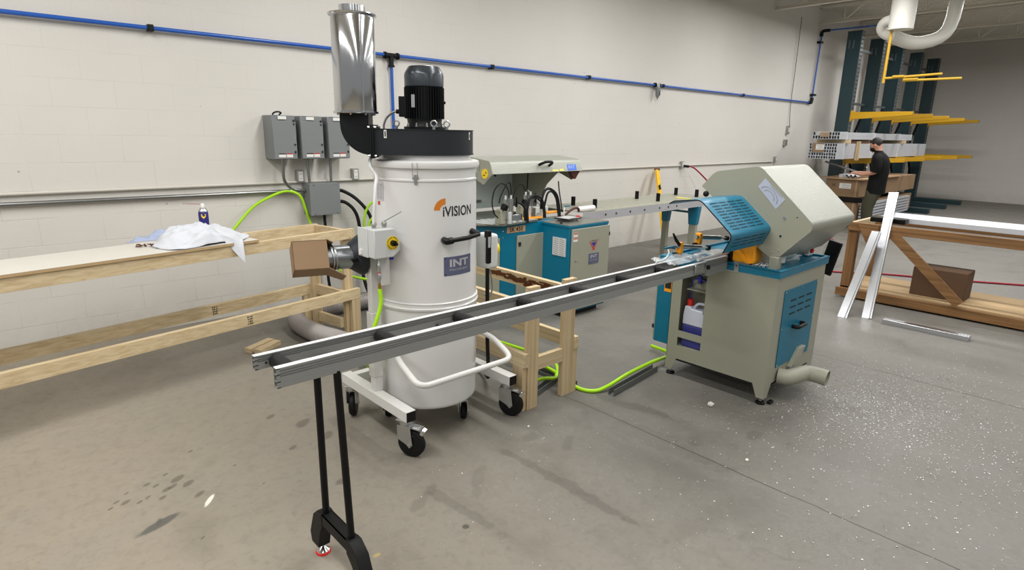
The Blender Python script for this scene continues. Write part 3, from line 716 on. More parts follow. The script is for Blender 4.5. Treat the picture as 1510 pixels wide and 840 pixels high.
# ------------------------------------------------------------------ dust collector
CX, CY = 1.935, 2.795
dc = thing('dust_collector', 'tall white drum dust collector with a black fan and motor on top', 'dust collector', (CX,CY,0))
c3 = (CX,CY,0)
MB().lathe([(.281,.775),(.281,1.445),(.286,1.45),(.286,1.458),(.281,1.463),(.281,1.52)], c3, n=72).build('upper_drum', 'white_paint', dc)
MB().lathe([(.2815,1.512),(.294,1.516),(.2975,1.53),(.294,1.546),(.282,1.552),(.25,1.553),(.245,1.59)], c3, n=72).build('lid_ring', 'white_paint', dc)
MB().lathe([(.27,.18),(.276,.186),(.2785,.2),(.2785,.725),(.279,.76)], c3, n=72).build('lower_drum', 'white_paint', dc)
MB().lathe([(.28,.757),(.29,.76),(.292,.77),(.286,.776),(.285,.79),(.29,.797),(.28,.803)], c3, n=72).build('joint_ring', 'white_paint', dc)
MB().lathe([(.279,.625),(.283,.63),(.283,.637),(.279,.642)], c3, n=72).build('bucket_bead', 'white_paint', dc)
n0 = V((-.64,-.77,0)).normalized(); u0 = V((-.77,.64,0)).normalized()
cen = V((CX,CY,0))
# snail housing: circle plus tangential outlet
pts = []
Rf = .262
aN = math.atan2(n0.y, n0.x)
end = cen+n0*Rf+u0*.235; end2 = cen+n0*(Rf-.125)+u0*.235
ring = [cen+V((math.cos(aN+2*PI*k/60), math.sin(aN+2*PI*k/60),0))*Rf for k in range(0, 61)]
# polygon: outlet far corner, outlet near corner, then round the circle the long way
poly = [end2, end]+[cen+V((math.cos(aN+th), math.sin(aN+th),0))*Rf for th in [i*PI/30 for i in range(0, 46)]]
poly2 = [(p.x, p.y) for p in poly]
# close from 270 degrees back to the outlet's inner corner
MB().prism(poly2, 'Z', 1.585, 1.705).build('fan_housing', 'anthracite', dc, angle=30)
def offs(k): 
    return [((p[0]-CX)*k+CX, (p[1]-CY)*k+CY) for p in poly2]
MB().prism(offs(1.012), 'Z', 1.705, 1.709).build('housing_top_plate', 'anthracite', dc, angle=30)
MB().prism(offs(1.012), 'Z', 1.579, 1.585).build('housing_bottom_plate', 'anthracite', dc, angle=30)
# small white stickers on the housing front
for th, sd in ((math.radians(68), 0), ): 
    f = oncyl((CX,CY), Rf+.0012, aN+th, 1.69)
    m_ = MB(); m_.quad(f(-.007,-.03),f(.007,-.03),f(.007,.008),f(-.007,.008)); m_.build('arrow_sticker', 'label_white', dc, flat=True)
    m_ = MB(); f2 = oncyl((CX,CY), Rf+.0018, aN+th, 1.69); m_.quad(f2(-.003,-.022),f2(.003,-.022),f2(.003,-.002),f2(-.003,-.002)); m_.build('arrow_mark', 'ink_black', dc, flat=True)
q = cen+n0*(Rf+.001)+u0*.175
f = onplane((q.x,q.y,1.683), -u0, (0,0,1)); m_ = MB(); m_.quad(f(-.007,-.02),f(.007,-.02),f(.007,.02),f(-.007,.02)); m_.build('arrow_sticker', 'label_white', dc, flat=True)
f = onplane(tuple(V((q.x,q.y,1.683))+n0*.0008), -u0, (0,0,1)); m_ = MB(); m_.quad(f(-.003,-.013),f(.003,-.013),f(.003,.013),f(-.003,.013)); m_.build('arrow_mark', 'ink_black', dc, flat=True)
# outlet flange
fc = (end+end2)/2
Rm = Matrix((u0, n0, V((0,0,1)))).transposed()
MB().obox((fc.x,fc.y,1.645), (.008,.165,.165), Rm).obox(tuple(V((fc.x,fc.y,1.645))+u0*.010), (.008,.165,.165), Rm).build('outlet_flange', 'motor_black', dc, bevel=.001)
for sy in (-.068,.068):
    for sz in (-.07,.07):
        p = V((fc.x,fc.y,1.645+sz))+n0*sy
        MB().cyl(p-u0*.016, p+u0*.026, .006, n=8).build('flange_bolt', 'zinc', dc)
# elbow: square duct turning up
SX, SY = 1.545, 2.86
rings = []
R_in = .03
wq = .062
o0 = V((fc.x,fc.y,1.645))+u0*.012
hx = .072
cc = o0+u0*0+V((0,0,.075+.0))   # bend centre line above the duct
for i in range(0, 11):
    a = (PI/2)*i/10
    # outer bottom curve and inner top corner
    r_o, r_i = .150, .008
    bc = o0+V((0,0,.075+r_i))
    out = bc+u0*(math.sin(a)*r_o)+V((0,0,-math.cos(a)*r_o)); inn = bc+u0*(math.sin(a)*r_i)+V((0,0,-math.cos(a)*r_i))
    rings.append([out+n0*wq, out-n0*wq, inn-n0*wq, inn+n0*wq])
top = [p+V((0,0,1.78-rings[-1][0].z)) for p in rings[-1]]
rings.append(top)
MB().loft(rings).build('outlet_elbow', 'motor_black', dc, angle=25)
sc_ = (rings[-1][0]+rings[-1][2])/2; SX, SY = sc_.x, sc_.y
# silencer
sl = MB().lathe([(.103,1.785),(.105,1.79),(.105,2.238),(.103,2.242)], (SX,SY,0), n=64).build('silencer', 'galvanised', dc)
m_ = MB().lathe([(.04,1.78),(.108,1.78),(.112,1.784),(.112,1.79),(.106,1.791)], (SX,SY,0), n=64); m_.build('bottom_flange', 'galvanised', sl)
MB().lathe([(.105,2.232),(.116,2.238),(.118,2.242),(.116,2.245),(.06,2.25)], (SX,SY,0), n=64).build('top_flange', 'galvanised', sl)
MB().pipe((SX,SY,2.248),(SX,SY,2.283),.0625,.002,n=48).build('outlet_collar', 'galvanised', sl)
sa = math.atan2(-SY,-SX)+.35
p = V((SX+.1055*math.cos(sa), SY+.1055*math.sin(sa), 0))
MB().bar(p+V((0,0,1.79)), p+V((0,0,2.238)), .008, .004, up=(math.cos(sa),math.sin(sa),0)).build('seam', 'galvanised', sl)
for k in range(8):
    a = k*PI/4; MB().cyl((SX+.095*math.cos(a),SY+.095*math.sin(a),1.78),(SX+.095*math.cos(a),SY+.095*math.sin(a),1.772),.005,n=8).build('rivet', 'zinc', sl)
# motor
mo = MB().lathe([(.094,1.755),(.094,1.93)], c3, n=40).build('motor', 'motor_black', dc)
m_ = MB()
for k in range(44):
    a = 2*PI*k/44; d = V((math.cos(a),math.sin(a),0)); 
    m_.bar(cen+d*.099+V((0,0,1.765)), cen+d*.099+V((0,0,1.925)), .003, .016, up=d)
m_.build('cooling_fins', 'motor_black', mo)
MB().lathe([(.108,1.709),(.112,1.711),(.112,1.722),(.098,1.724),(.092,1.74),(.092,1.758)], c3, n=48).build('mounting_flange', 'motor_black', mo)
MB().lathe([(.1,1.925),(.1045,1.93),(.105,1.985),(.101,2.0),(.082,2.03),(.078,2.032)], c3, n=48).build('fan_cowl', 'cowl_grey', mo, angle=25)
tb = u0*.105+n0*.0
q = cen+u0*.108
MB().obox((q.x,q.y,1.825),(.05,.09,.105),Rm).build('terminal_box', 'motor_black', mo, bevel=.004)
q2 = cen+u0*.14
MB().tube([tuple(q2+V((0,0,1.80))), tuple(q2+u0*.03+V((0,0,1.795))), tuple(q2+u0*.065+V((0,0,1.765))), tuple(q2+u0*.08+V((0,0,1.73))), tuple(q2+u0*.08+V((0,0,1.709)))], .006, n=8, smooth=5).build('motor_cable', 'outlet_grey', mo)
MB().cyl(tuple(q2-u0*.012+V((0,0,1.80))), tuple(q2+u0*.012+V((0,0,1.80))), .012, n=10).build('cable_gland', 'black_plastic', mo)
f = oncyl((CX,CY), .1085, aN-math.radians(28), 1.855)
m_ = MB(); m_.quad(f(-.011,-.035),f(.011,-.035),f(.011,.03),f(-.011,.03)); m_.build('rating_plate', 'plate_silver', mo, flat=True)
q = cen-u0*.105; MB().obox((q.x,q.y,1.85),(.018,.012,.014),Rm).build('lug', 'motor_black', mo)
for k in range(5):
    q = cen+V((math.cos(aN-.9+k*.55),math.sin(aN-.9+k*.55),0))*.101
    MB().lathe([(.007,0),(.007,.006),(.004,.009),(.003,.02)], (q.x,q.y,1.722), n=10).build('bolt', 'zinc', dc)
for du, dn in ((.155,-.02),(-.06,.155),(-.125,.1)):
    q = cen+u0*du+n0*dn
    eb = MB().torus((q.x,q.y,1.738),.015,.0042,axis=(n0.x,n0.y,0),n=20,m=8); eb.cyl((q.x,q.y,1.709),(q.x,q.y,1.724),.008,n=12)
    eb.build('eye_bolt', 'zinc', dc)
# draw latches round the lid
for k, deg in enumerate((-135,-45,45,135)):
    a = math.radians(deg); f = oncyl((CX,CY), .2825, a, 1.475); d = V((math.cos(a),math.sin(a),0)); tn = V((-d.y,d.x,0)); Rl = Matrix((d,tn,V((0,0,1)))).transposed()
    q = cen+d*.284
    la = MB().obox((q.x,q.y,1.467),(.006,.034,.012),Rl).obox((q.x,q.y,1.462),(.012,.017,.05),Rl).build('draw_latch', 'zinc', dc, bevel=.0015)
    m_ = MB()
    for sx in (-.013,.013): m_.tube([q+tn*sx+d*.004+V((0,0,1.47)), q+tn*sx+d*.016+V((0,0,1.505)), q+tn*sx*.9+d*.018+V((0,0,1.545))], .0018, n=6)
    m_.build('wire_bail', 'zinc', la)
# printed logo on the drum
f = oncyl((CX,CY), .2820, math.radians(-86.5), 1.27)
MB().text('iVISION', .052, f, sx=.82, bold=.0012).build('logo_lettering', 'ink_black', dc, flat=True)
f = oncyl((CX,CY), .2820, math.radians(-104), 1.302)
m_ = MB(); A_ = arc((0,0),.062,PI/2,PI,14); B_ = arc((0,0),.03,PI/2,PI,14)
for i in range(14): m_.quad(f(*A_[i]),f(*A_[i+1]),f(*B_[i+1]),f(*B_[i]))
m_.build('logo_arc', 'logo_orange', dc, flat=True)
# maker's plate
f = oncyl((CX,CY), .2822, math.radians(-87), 1.0)
m_ = MB()
for i in range(10):
    a0 = -.096+i*.0192; m_.quad(f(a0,-.052),f(a0+.0192,-.052),f(a0+.0192,.052),f(a0,.052))
pl = m_.build('maker_plate', 'plate_violet', dc)
f = oncyl((CX,CY), .2840, math.radians(-87), 1.0)
MB().text('INT', .038, lambda a, b: f(a, b-.002), sx=1.5, bold=.002).build('plate_lettering', 'plate_silver', pl, flat=True)
MB().text('MACHINERY', .012, lambda a, b: f(a, b-.026), sx=1.35).build('plate_lettering', 'plate_silver', pl, flat=True)
m_ = MB()
for sx in (-.088,.088):
    for sz in (-.044,.044): m_.quad(f(sx-.003,sz-.003),f(sx+.003,sz-.003),f(sx+.003,sz+.003),f(sx-.003,sz+.003))
m_.build('plate_screw', 'ink_black', pl, flat=True)
# data label and warning sticker at the left side
f = oncyl((CX,CY), .2821, math.radians(176), 1.39)
m_ = MB()
for i in range(4): a0 = -.038+i*.019; m_.quad(f(a0,-.05),f(a0+.019,-.05),f(a0+.019,.05),f(a0,.05))
dl = m_.build('data_label', 'plate_silver', dc)
f = oncyl((CX,CY), .2826, math.radians(176), 1.39); m_ = MB()
for r in range(11):
    for (a0, a1) in ((-.032,-.004),(.004,.028)):
        m_.quad(f(a0,.034-r*.0075),f(a1-(r % 3)*.004,.034-r*.0075),f(a1-(r % 3)*.004,.0365-r*.0075),f(a0,.0365-r*.0075))
m_.build('label_print', 'outlet_grey', dl, flat=True)
f = oncyl((CX,CY), .2821, math.radians(176), 1.325); m_ = MB(); m_.quad(f(-.028,-.01),f(.0,-.01),f(.0,.01),f(-.028,.01)); m_.build('warning_sticker', 'ink_red', dc, flat=True)
# lever handle in front
pts = [cen+V((math.cos(math.radians(d)),math.sin(math.radians(d)),0))*r+V((0,0,z)) for d, r, z in ((-106,.283,1.145),(-106,.325,1.145),(-84,.335,1.155),(-66,.33,1.16))]
le = MB().tube([pts[1],pts[2],pts[3]], .0125, n=12).build('lever_handle', 'black_plastic', dc)
MB().tube([pts[0], pts[1], pts[1]*.75+pts[2]*.25], .0185, n=14, smooth=4).build('lever_end', 'black_plastic', le)
MB().tube([pts[3], cen+V((math.cos(math.radians(-66)),math.sin(math.radians(-66)),0))*.283+V((0,0,1.175))], .017, n=12).build('lever_bracket', 'black_plastic', le)
# frame
for sx, nm in ((1.58,'l'),(2.31,'r')):
    MB().box((sx-.03,2.455,.215),(sx+.03,3.16,.275)).build('side_bar', 'white_frame', dc, bevel=.003)
    MB().box((sx-.027,2.451,.218),(sx+.027,2.456,.272)).build('end_cap', 'black_plastic', dc)
    xi = 1.595 if nm == 'l' else 2.275
    MB().box((xi-.028,2.79,.275),(xi+.022,2.84,.36)).build('post_foot', 'white_frame', dc, bevel=.003)
    MB().box((xi-.034,2.785,.36),(xi+.022,2.845,.735)).build('post_sleeve', 'white_frame', dc, bevel=.003)
    MB().box((xi-.028,2.79,.735),(xi+.016,2.835,1.205)).build('post', 'white_frame', dc, bevel=.003)
    for zz in (.60,.98,1.17): MB().cyl((xi-.036,2.805,zz),(xi-.026,2.805,zz),.011,n=12).build('post_bolt', 'zinc', dc)
for yy in (3.12,): MB().box((1.61,yy-.025,.22),(2.28,yy+.025,.27)).build('rear_bar', 'white_frame', dc, bevel=.003)
def caster(x, y, ang, R=.078, zt=.215):
    """wheel plane along ang"""
    d = V((math.cos(ang),math.sin(ang),0)); sd = V((-d.y,d.x,0)); off = d*.035; w = V((x,y,R))+off
    Rc = Matrix((d,sd,V((0,0,1)))).transposed()
    c_ = MB().cyl((x,y,zt-.004),(x,y,zt-.03),.033,n=20).obox((x,y,zt-.002),(.08,.07,.005),Rc).build('caster', 'zinc', dc, bevel=.001)
    wheel = MB().lathe([(.02,-.019),(R-.02,-.019),(R-.006,-.017),(R,-.01),(R,.010),(R-.006,.017),(R-.02,.019),(.02,.019)], w, axis=sd, n=40); wheel.build('wheel', 'black_rubber', c_)
    MB().lathe([(.012,-.021),(R-.024,-.0205),(R-.022,-.018),(R-.022,.018),(R-.024,.0205),(.012,.021)], w, axis=sd, n=32).build('wheel_hub', 'hub_dark', c_)
    fk = MB()
    for sg in (-1,1):
        a = V((x,y,0))+sd*sg*.027; b = w+sd*sg*.027
        poly = [a-d*.036+V((0,0,zt-.03)), a+d*.04+V((0,0,zt-.03)), b+d*.018+V((0,0,-.0)), b+V((0,0,-.02)), b-d*.020+V((0,0,0)), a-d*.036+V((0,0,zt-.11))]
        A = [fk.v(p+sd*.002) for p in poly]; B_ = [fk.v(p-sd*.002) for p in poly]
        fk.face(A); fk.face(B_[::-1])
        for i in range(6): fk.face([A[i],B_[i],B_[(i+1) % 6],A[(i+1) % 6]])
    fk.obox((x,y,zt-.032),(.07,.056,.004),Rc); fk.build('fork', 'zinc', c_)
    MB().cyl(w-sd*.034, w+sd*.034, .007, n=10).build('axle', 'zinc', c_)
    return c_, d, sd, w, Rc
def brake(c_, d, sd, w, Rc, zt=.215, x=0, y=0):
    q = V((x,y,zt-.040))+d*.055
    MB().obox(q, (.085,.052,.004), Rc @ Euler((0,.12,0)).to_matrix()).obox(q+d*.01+V((0,0,.004)), (.03,.03,.008), Rc).build('brake_plate', 'zinc', c_)
    MB().obox(q+d*.05+V((0,0,-.022)), (.02,.034,.034), Rc @ Euler((0,.5,0)).to_matrix()).build('brake_pedal', 'galvanised', c_, bevel=.002)
aw = math.radians(-62)
for (x, y) in ((1.58,2.51),(2.31,2.515)):
    r_ = caster(x, y, aw); brake(*r_, x=x, y=y)
caster(1.58, 3.10, math.radians(50)); caster(2.31, 3.10, math.radians(50))
for (x, y) in ((2.06,2.62),(1.73,2.94)): caster(x, y, math.radians(48), R=.05, zt=.178)
# white push handle in front of the bucket
hb = [(1.66,2.74,.53),(1.60,2.58,.505),(1.575,2.36,.44),(2.215,2.36,.44),(2.25,2.58,.505),(2.215,2.74,.53)]
MB().tube(rounded(hb, .07, 6), .0165, n=14).build('push_handle', 'white_frame', dc)
# switch box at the left post
sb = MB(); sb.T = Matrix.Translation(V((1.575,2.70,1.14))) @ Matrix.Rotation(0, 4, 'Z')
prof = [(-.065,-.075),(.045,-.075),(.085,-.045),(.085,.02),(.055,.075),(-.065,.075)]
sb.prism(prof, 'Y', -.06, .06); bx = sb.build('switch_box', 'box_grey_light', dc, bevel=.006)
MB().box((1.505,2.70,1.064),(1.512,2.80,1.216)).box((1.51,2.76,1.07),(1.64,2.80,1.21)).build('box_back', 'box_grey_light', bx, bevel=.003)
MB().box((1.498,2.755,1.075),(1.505,2.78,1.1)).build('number_label', 'label_white', bx)
ctr = V((1.615,2.639,1.14))
MB().cyl(ctr+V((0,.004,0)), ctr+V((0,-.001,0)), .036, n=36).build('switch_dial', 'sticker_yellow', bx)
m_ = MB()
for k in range(40):
    if k % 10 in (0,): continue
    a = 2*PI*k/40; q = ctr+V((math.cos(a)*.030,-.0022,math.sin(a)*.030)); m_.obox(q,(.0016,.001,.0055),(0,-a+PI/2,0))
m_.build('dial_lettering', 'ink_black', bx)
MB().cyl(ctr, ctr+V((0,-.022,0)), .015, n=20).obox(ctr+V((0,-.026,0)),(.03,.012,.01),(0,.5,0)).build('switch_knob', 'black_plastic', bx, bevel=.001)
m_ = MB()
for x, y in ((1.545,2.70),(1.605,2.70)): m_.lathe([(.011,0),(.011,.012),(.014,.014),(.014,.026),(.008,.034)], (x,y,1.213), n=14)
m_.build('cable_gland', 'outlet_grey', bx)
MB().cyl((1.63,2.68,1.066),(1.63,2.68,1.045),.012,n=12).build('blue_gland', 'ink_blue', bx)
MB().box((1.585,2.725,.90),(1.645,2.729,1.06)).build('bracket_strip', 'white_frame', bx)
MB().tube([(1.605,2.70,1.245),(1.66,2.62,1.30),(1.66,2.6,1.34)][:2]+[(1.625,2.66,1.30),(1.66,2.70,1.33)][:0], .003, n=6).build('thin_wire', 'outlet_grey', bx)
MB().tube([(1.545,2.70,1.245),(1.555,2.70,1.34),(1.575,2.72,1.42),(1.60,2.75,1.47),(1.585,2.78,1.52),(1.60,2.80,1.56),(1.66,2.83,1.575)], .009, n=10, smooth=6).build('white_cable', 'cable_white', dc)
# air fitting and its lime hose
fit = MB().lathe([(.007,0),(.007,.02),(.010,.022),(.010,.05),(.007,.055),(.011,.06),(.011,.10),(.008,.105),(.008,.14)], (1.548,2.67,.93), n=14).build('air_coupler', 'zinc', dc)
MB().cyl((1.548,2.67,.985),(1.548,2.67,.995),.0105,n=14).build('red_ring', 'ink_red', fit)
MB().cyl((1.548,2.67,.93),(1.548,2.67,.895),.008,n=12).build('brass_tail', 'brass', fit)
MB().tube([(1.548,2.67,.90),(1.545,2.66,.82),(1.50,2.66,.70),(1.475,2.70,.6),(1.53,2.87,.46),(1.72,3.10,.28),(1.95,3.35,.1),(2.15,3.6,.02),(2.5,4.1,.02)], .011, n=10, smooth=8).build('air_hose', 'hose_green', label='lime green hose hanging down the left post of the white collector', cat='hose', group='lime green hoses')
# right hand control box
rb = MB().obox((2.34,2.74,1.0),(.09,.12,.215),(0,0,0)).build('control_box', 'box_grey_light', dc, bevel=.02, seg=3)
MB().box((2.295,2.68,.93),(2.325,2.715,1.13)).build('switch_handle', 'black_plastic', rb, bevel=.003)
MB().box((2.297,2.677,1.03),(2.315,2.681,1.095)).build('handle_label', 'plate_silver', rb)
MB().cyl((2.384,2.735,1.005),(2.412,2.73,1.005),.036,n=30).build('yellow_dial', 'sticker_yellow', rb)
MB().cyl((2.31,2.70,.93),(2.31,2.70,.90),.011,n=12).build('cable_gland', 'brass', rb)
MB().tube([(2.31,2.70,.90),(2.312,2.70,.6),(2.315,2.70,.42),(2.34,2.72,.25),(2.45,2.85,.10),(2.6,3.1,.03),(2.65,3.5,.02)], .0125, n=10, smooth=8).build('power_cable', 'black_rubber', label='black cable hanging from the right control box of the white collector', cat='cable')
MB().tube([(2.34,2.72,.90),(2.36,2.72,.82),(2.385,2.74,.75),(2.37,2.75,.70),(2.33,2.76,.72)], .005, n=8, smooth=6).build('thin_cable', 'outlet_grey', dc)
# inlet duct and cone
MB().lathe([(.066,0),(.072,.015),(.108,.07),(.11,.075)], (1.486,2.885,1.045), axis=(1,-.05,0), n=40).build('inlet_cone', 'anthracite', dc, angle=25)
MB().pipe((1.34,2.90,1.05),(1.50,2.88,1.045),.064,.002,n=40).build('inlet_duct', 'duct_steel', dc)
m_ = MB()
for xx in (1.385,1.402): m_.torus((xx,2.895,1.048),.066,.005,axis=(1,-.05,0),n=40)
m_.build('duct_clamp', 'zinc', dc)
MB().cyl((1.50,2.81,1.035),(1.475,2.80,1.035),.012,.009,n=12).build('wing_knob', 'black_plastic', dc)
# cardboard box pushed over the duct
cb = thing('cardboard_box', 'open cardboard box pushed over the inlet duct of the white collector', 'box', (1.3,2.93,.95))
T3 = Matrix.Translation(V((1.29,2.92,1.052))) @ Matrix.Rotation(math.radians(-18), 4, 'Z') @ Matrix.Rotation(math.radians(-25), 4, 'X')
m_ = MB(); m_.T = T3; w, d_, h = .085, .085, .075
m_.box((-w,-d_,-h),(w,-d_+.004,h)).box((-w,d_-.004,-h),(w,d_,h)).box((-w,-d_,h-.004),(w,d_,h)).box((-w,-d_,-h),(w,d_,-h+.004)).box((-w,-d_,-h),(-w+.004,d_,h)); m_.build('box_walls', 'cardboard', cb)
for (a, b, c_, d2, nm) in (((w,-d_,-h),(w,d_,-h),(w+.08,d_+.0,-h-.035),(w+.08,-d_+.02,-h-.045),'x'),((w,-d_,h),(w,d_,h),(w+.035,d_,h-.0),(w+.03,-d_,h-.018),'y'),((w,d_,-h),(w,d_,h),(w+.06,d_+.05,h),(w+.06,d_+.05,-h),'z')):
    m_ = MB(); m_.T = T3; A = [m_.v(p) for p in (a,b,c_,d2)]; B_ = [m_.v(V(p)+V((0,0,.004))) for p in (a,b,c_,d2)]
    m_.face(A[::-1]); m_.face(B_)
    for i in range(4): m_.face([A[i],A[(i+1) % 4],B_[(i+1) % 4],B_[i]])
    m_.build('flap', 'cardboard', cb, flat=True)
# ------------------------------------------------------------------ roller conveyor in front
rc = thing('roller_conveyor', 'long aluminium roller track with black rollers reaching the near saw', 'roller conveyor', (2.1,1.9,0))
X0, X1 = .672, 3.605
def rail(y0, y1, x0, x1, z0, z1, nm, grooves=True):
    """hollow extruded profile: front face at y0 with grooves"""
    h = z1-z0; t = .003; w = y1-y0
    g = [(y0,z1-.001)]
    if grooves:
        for f in (.16,.30,.42): g += [(y0,z1-h*f+.004),(y0+.005,z1-h*f+.002),(y0+.005,z1-h*f-.002),(y0,z1-h*f-.004)]
    out = g+[(y0,z0),(y1,z0),(y1,z1-.001)]
    m_ = MB(); m_.prism(out[::-1], 'X', x0+.012, x1)
    # end walls of the profile, with a dark sheet as the shade inside
    for a, b in (((y0,z0),(y0+t,z1)),((y1-t,z0),(y1,z1)),((y0,z0),(y1,z0+t)),((y0,z1-t),(y1,z1)),((y0,z0+h*.3),(y1,z0+h*.3+t)),((y0,z1-h*.35),(y1,z1-h*.35+t))):
        m_.box((x0,a[0],a[1]),(x0+.012,b[0],b[1]))
    r = m_.build(nm, 'aluminium', rc, angle=20)
    MB().box((x0+.0005,y0,z1),(x1,y1,z1+.0015)).build('rail_top_lit', 'aluminium_lit', r)  # pale copy of the aluminium, overhead light put into the top's colour
    MB().box((x0+.0125,y0+t,z0+t),(x0+.0135,y1-t,z1-t)).build('end_shade_sheet', 'hole_dark', r)
    return r
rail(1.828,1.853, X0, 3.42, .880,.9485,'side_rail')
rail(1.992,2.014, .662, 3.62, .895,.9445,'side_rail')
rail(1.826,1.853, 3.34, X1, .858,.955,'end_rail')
MB().box((3.2,1.815,.895),(3.30,1.829,.945)).build('coupling_plate', 'zinc', rc, bevel=.004)
m_ = MB(); m_.cyl((3.36,1.815,.913),(3.36,1.826,.913),.014,n=16); m_.build('clamp_knob', 'black_plastic', rc)
m_ = MB()
for k, rx in enumerate((.735,1.145,1.53,1.91,2.285,2.675,3.05)):
    MB().lathe([(.006,.0),(.0265,.002),(.027,.006),(.027,.128),(.0265,.132),(.006,.134)], (rx,1.856,.915), axis=(0,1,0), n=28).build('roller', 'roller_black', rc)
for bx, bz in ((.70,.915),):
    MB().cyl((bx,1.990,bz),(bx,1.993,bz),.004,n=10).build('bolt_hole', 'hole_dark', rc)
# leg frame
lx = .885
for ly in (1.775,2.005):
    MB().cyl((lx,ly if ly > 1.9 else 1.80,.235),(lx,ly if ly > 1.9 else 1.84,.885),.0135,n=20).build('leg', 'black_steel', rc)
MB().box((lx-.012,1.855,.868),(lx+.03,1.99,.88)).box((lx-.02,1.975,.878),(lx+.05,2.02,.892)).build('leg_bracket', 'black_steel', rc, bevel=.001)
m_ = MB(); m_.box((lx-.022,1.78,.185),(lx-.018,2.025,.232)).box((lx-.022,1.78,.228),(lx+.024,2.025,.232)).box((lx+.020,1.78,.185),(lx+.024,2.025,.232))
m_.build('cross_beam', 'black_steel', rc)
for sg, y0 in ((1,2.0),(-1,1.80)):
    m_ = MB()
    poly = [(y0,.235),(y0+sg*.035,.235),(y0+sg*.075,.20),(y0+sg*.115,.10),(y0+sg*.105,.055),(y0+sg*.045,.055),(y0+sg*.025,.13),(y0,.175)]
    if sg < 0: poly = [(y0,.235),(y0-.03,.235),(y0-.08,.20),(y0-.14,.06),(y0-.09,.055),(y0-.04,.14),(y0,.175)]
    m_.prism(poly if sg > 0 else poly[::-1], 'X', lx-.024, lx+.026); m_.build('foot_bracket', 'black_steel', rc, bevel=.002)
    yf = y0+sg*(.08 if sg > 0 else .115)
    MB().lathe([(.03,0),(.031,.004),(.03,.009)], (lx+.01,yf,0), n=28).build('foot_pad', 'red_plastic', rc)
    MB().lathe([(.027,.009),(.027,.014),(.012,.026),(.008,.03),(.008,.06)], (lx+.01,yf,0), n=28).build('levelling_foot', 'galvanised', rc)
for yy in (1.80,2.01): MB().cyl((lx+.024,yy,.21),(lx+.03,yy,.21),.006,n=8).build('bolt', 'zinc', rc)
# second, middle leg clamp seen under the track
MB().tube([(1.42,1.99,.90),(1.50,1.93,.872),(1.56,1.88,.87)], .009, n=8, smooth=4).build('clamp_lever', 'black_plastic', rc)

# clear bag lying on the far end of the track
m_ = MB(); rnd = random.Random(5)
nx, ny = 18, 9; g = []
for i in range(nx+1):
    row = []
    for j in range(ny+1):
        x = 3.05+.38*i/nx; y = 1.87+.17*j/ny; row.append(V((x,y,.957+.028*abs(mn.noise(V((x*16,y*16,2))))+.012*abs(mn.noise(V((x*45,y*45,5)))))))
    g.append(row)
for i in range(nx):
    for j in range(ny): m_.quad(g[i][j],g[i+1][j],g[i+1][j+1],g[i][j+1])
for i in range(nx):
    for j in range(ny):
        d = V((0,0,-.003)); m_.quad(g[i][j]+d,g[i][j+1]+d,g[i+1][j+1]+d,g[i+1][j]+d)
mb_ = bpy.data.materials.new('clear_film'); mb_.use_nodes = True; p_ = mb_.node_tree.nodes['Principled BSDF']; p_.inputs['Base Color'].default_value = s(225,232,236); p_.inputs['Roughness'].default_value = .18; p_.inputs['Alpha'].default_value = .22; M['clear_film'] = mb_
m_.build('plastic_bag', 'clear_film', label='crumpled clear plastic film lying on the track end beside the saw clamps', cat='plastic film', angle=80)

# ------------------------------------------------------------------ near saw (single head)
sw = thing('mitre_saw_machine', 'cream and teal saw machine with a large hexagonal cream hood, nearest to the camera', 'saw machine', (4.03,1.88,0))
bx0, bx1, by0, by1 = 3.66, 4.415, 1.507, 2.25
# body shell with a niche in the side facing the track (x = bx0)
ny0, ny1 = 1.985, 2.17      # niche span in y
def sidepanel():
    # side sheet as pieces around two openings, feet cut below
    zt = .855
    m_ = MB()
    m_.prism([(by0+.0032,.045),(by0+.05,.045),(by0+.085,.135),(by1-.085,.135),(by1-.05,.045),(by1,.045),(by1,.235),(by0+.0032,.235)], 'X', bx0, bx0+.003)
    m_.box((bx0,by0+.0032,.235),(bx0+.003,ny0,zt)).box((bx0,ny1,.235),(bx0+.003,by1,zt))
    m_.box((bx0,ny0,.30),(bx0+.003,ny1,.35)).box((bx0,ny0,.80),(bx0+.003,ny1,zt))
    return m_
sidepanel().build('side_panel', 'cream_grey', sw)
m_ = MB(); poly = [(bx0,.045),(bx0+.05,.045),(bx0+.09,.135),(bx1-.09,.135),(bx1-.05,.045),(bx1,.045),(bx1,.855),(bx0,.855)]
m_.prism(poly, 'Y', by0, by0+.003); m_.build('front_panel', 'cream_grey', sw)
MB().box((bx1-.003,by0,.135),(bx1,by1,.855)).box((bx0,by1-.003,.135),(bx1,by1,.855)).build('rear_panel', 'cream_grey', sw)
m_ = MB().box((bx0+.003,ny0-.03,.225),(bx0+.17,ny0-.028,.80)).box((bx0+.003,ny1+.028,.225),(bx0+.17,ny1+.03,.80)).box((bx0+.17,ny0-.03,.225),(bx0+.172,ny1+.03,.80)).box((bx0+.003,ny0-.03,.222),(bx0+.172,ny1+.03,.228)).box((bx0+.003,ny0-.03,.80),(bx0+.172,ny1+.03,.803))
m_.build('niche_lining', 'cream_grey', sw)
MB().box((bx0+.02,ny0-.02,.655),(bx0+.16,ny1-.03,.66)).box((bx0+.10,ny0-.02,.655),(bx0+.16,ny1-.03,.72)).build('niche_shelf', 'cream_grey', sw)
MB().box((bx0+.003,by0+.003,.12),(bx1-.003,by1-.003,.135)).build('base_plate', 'hole_dark', sw)
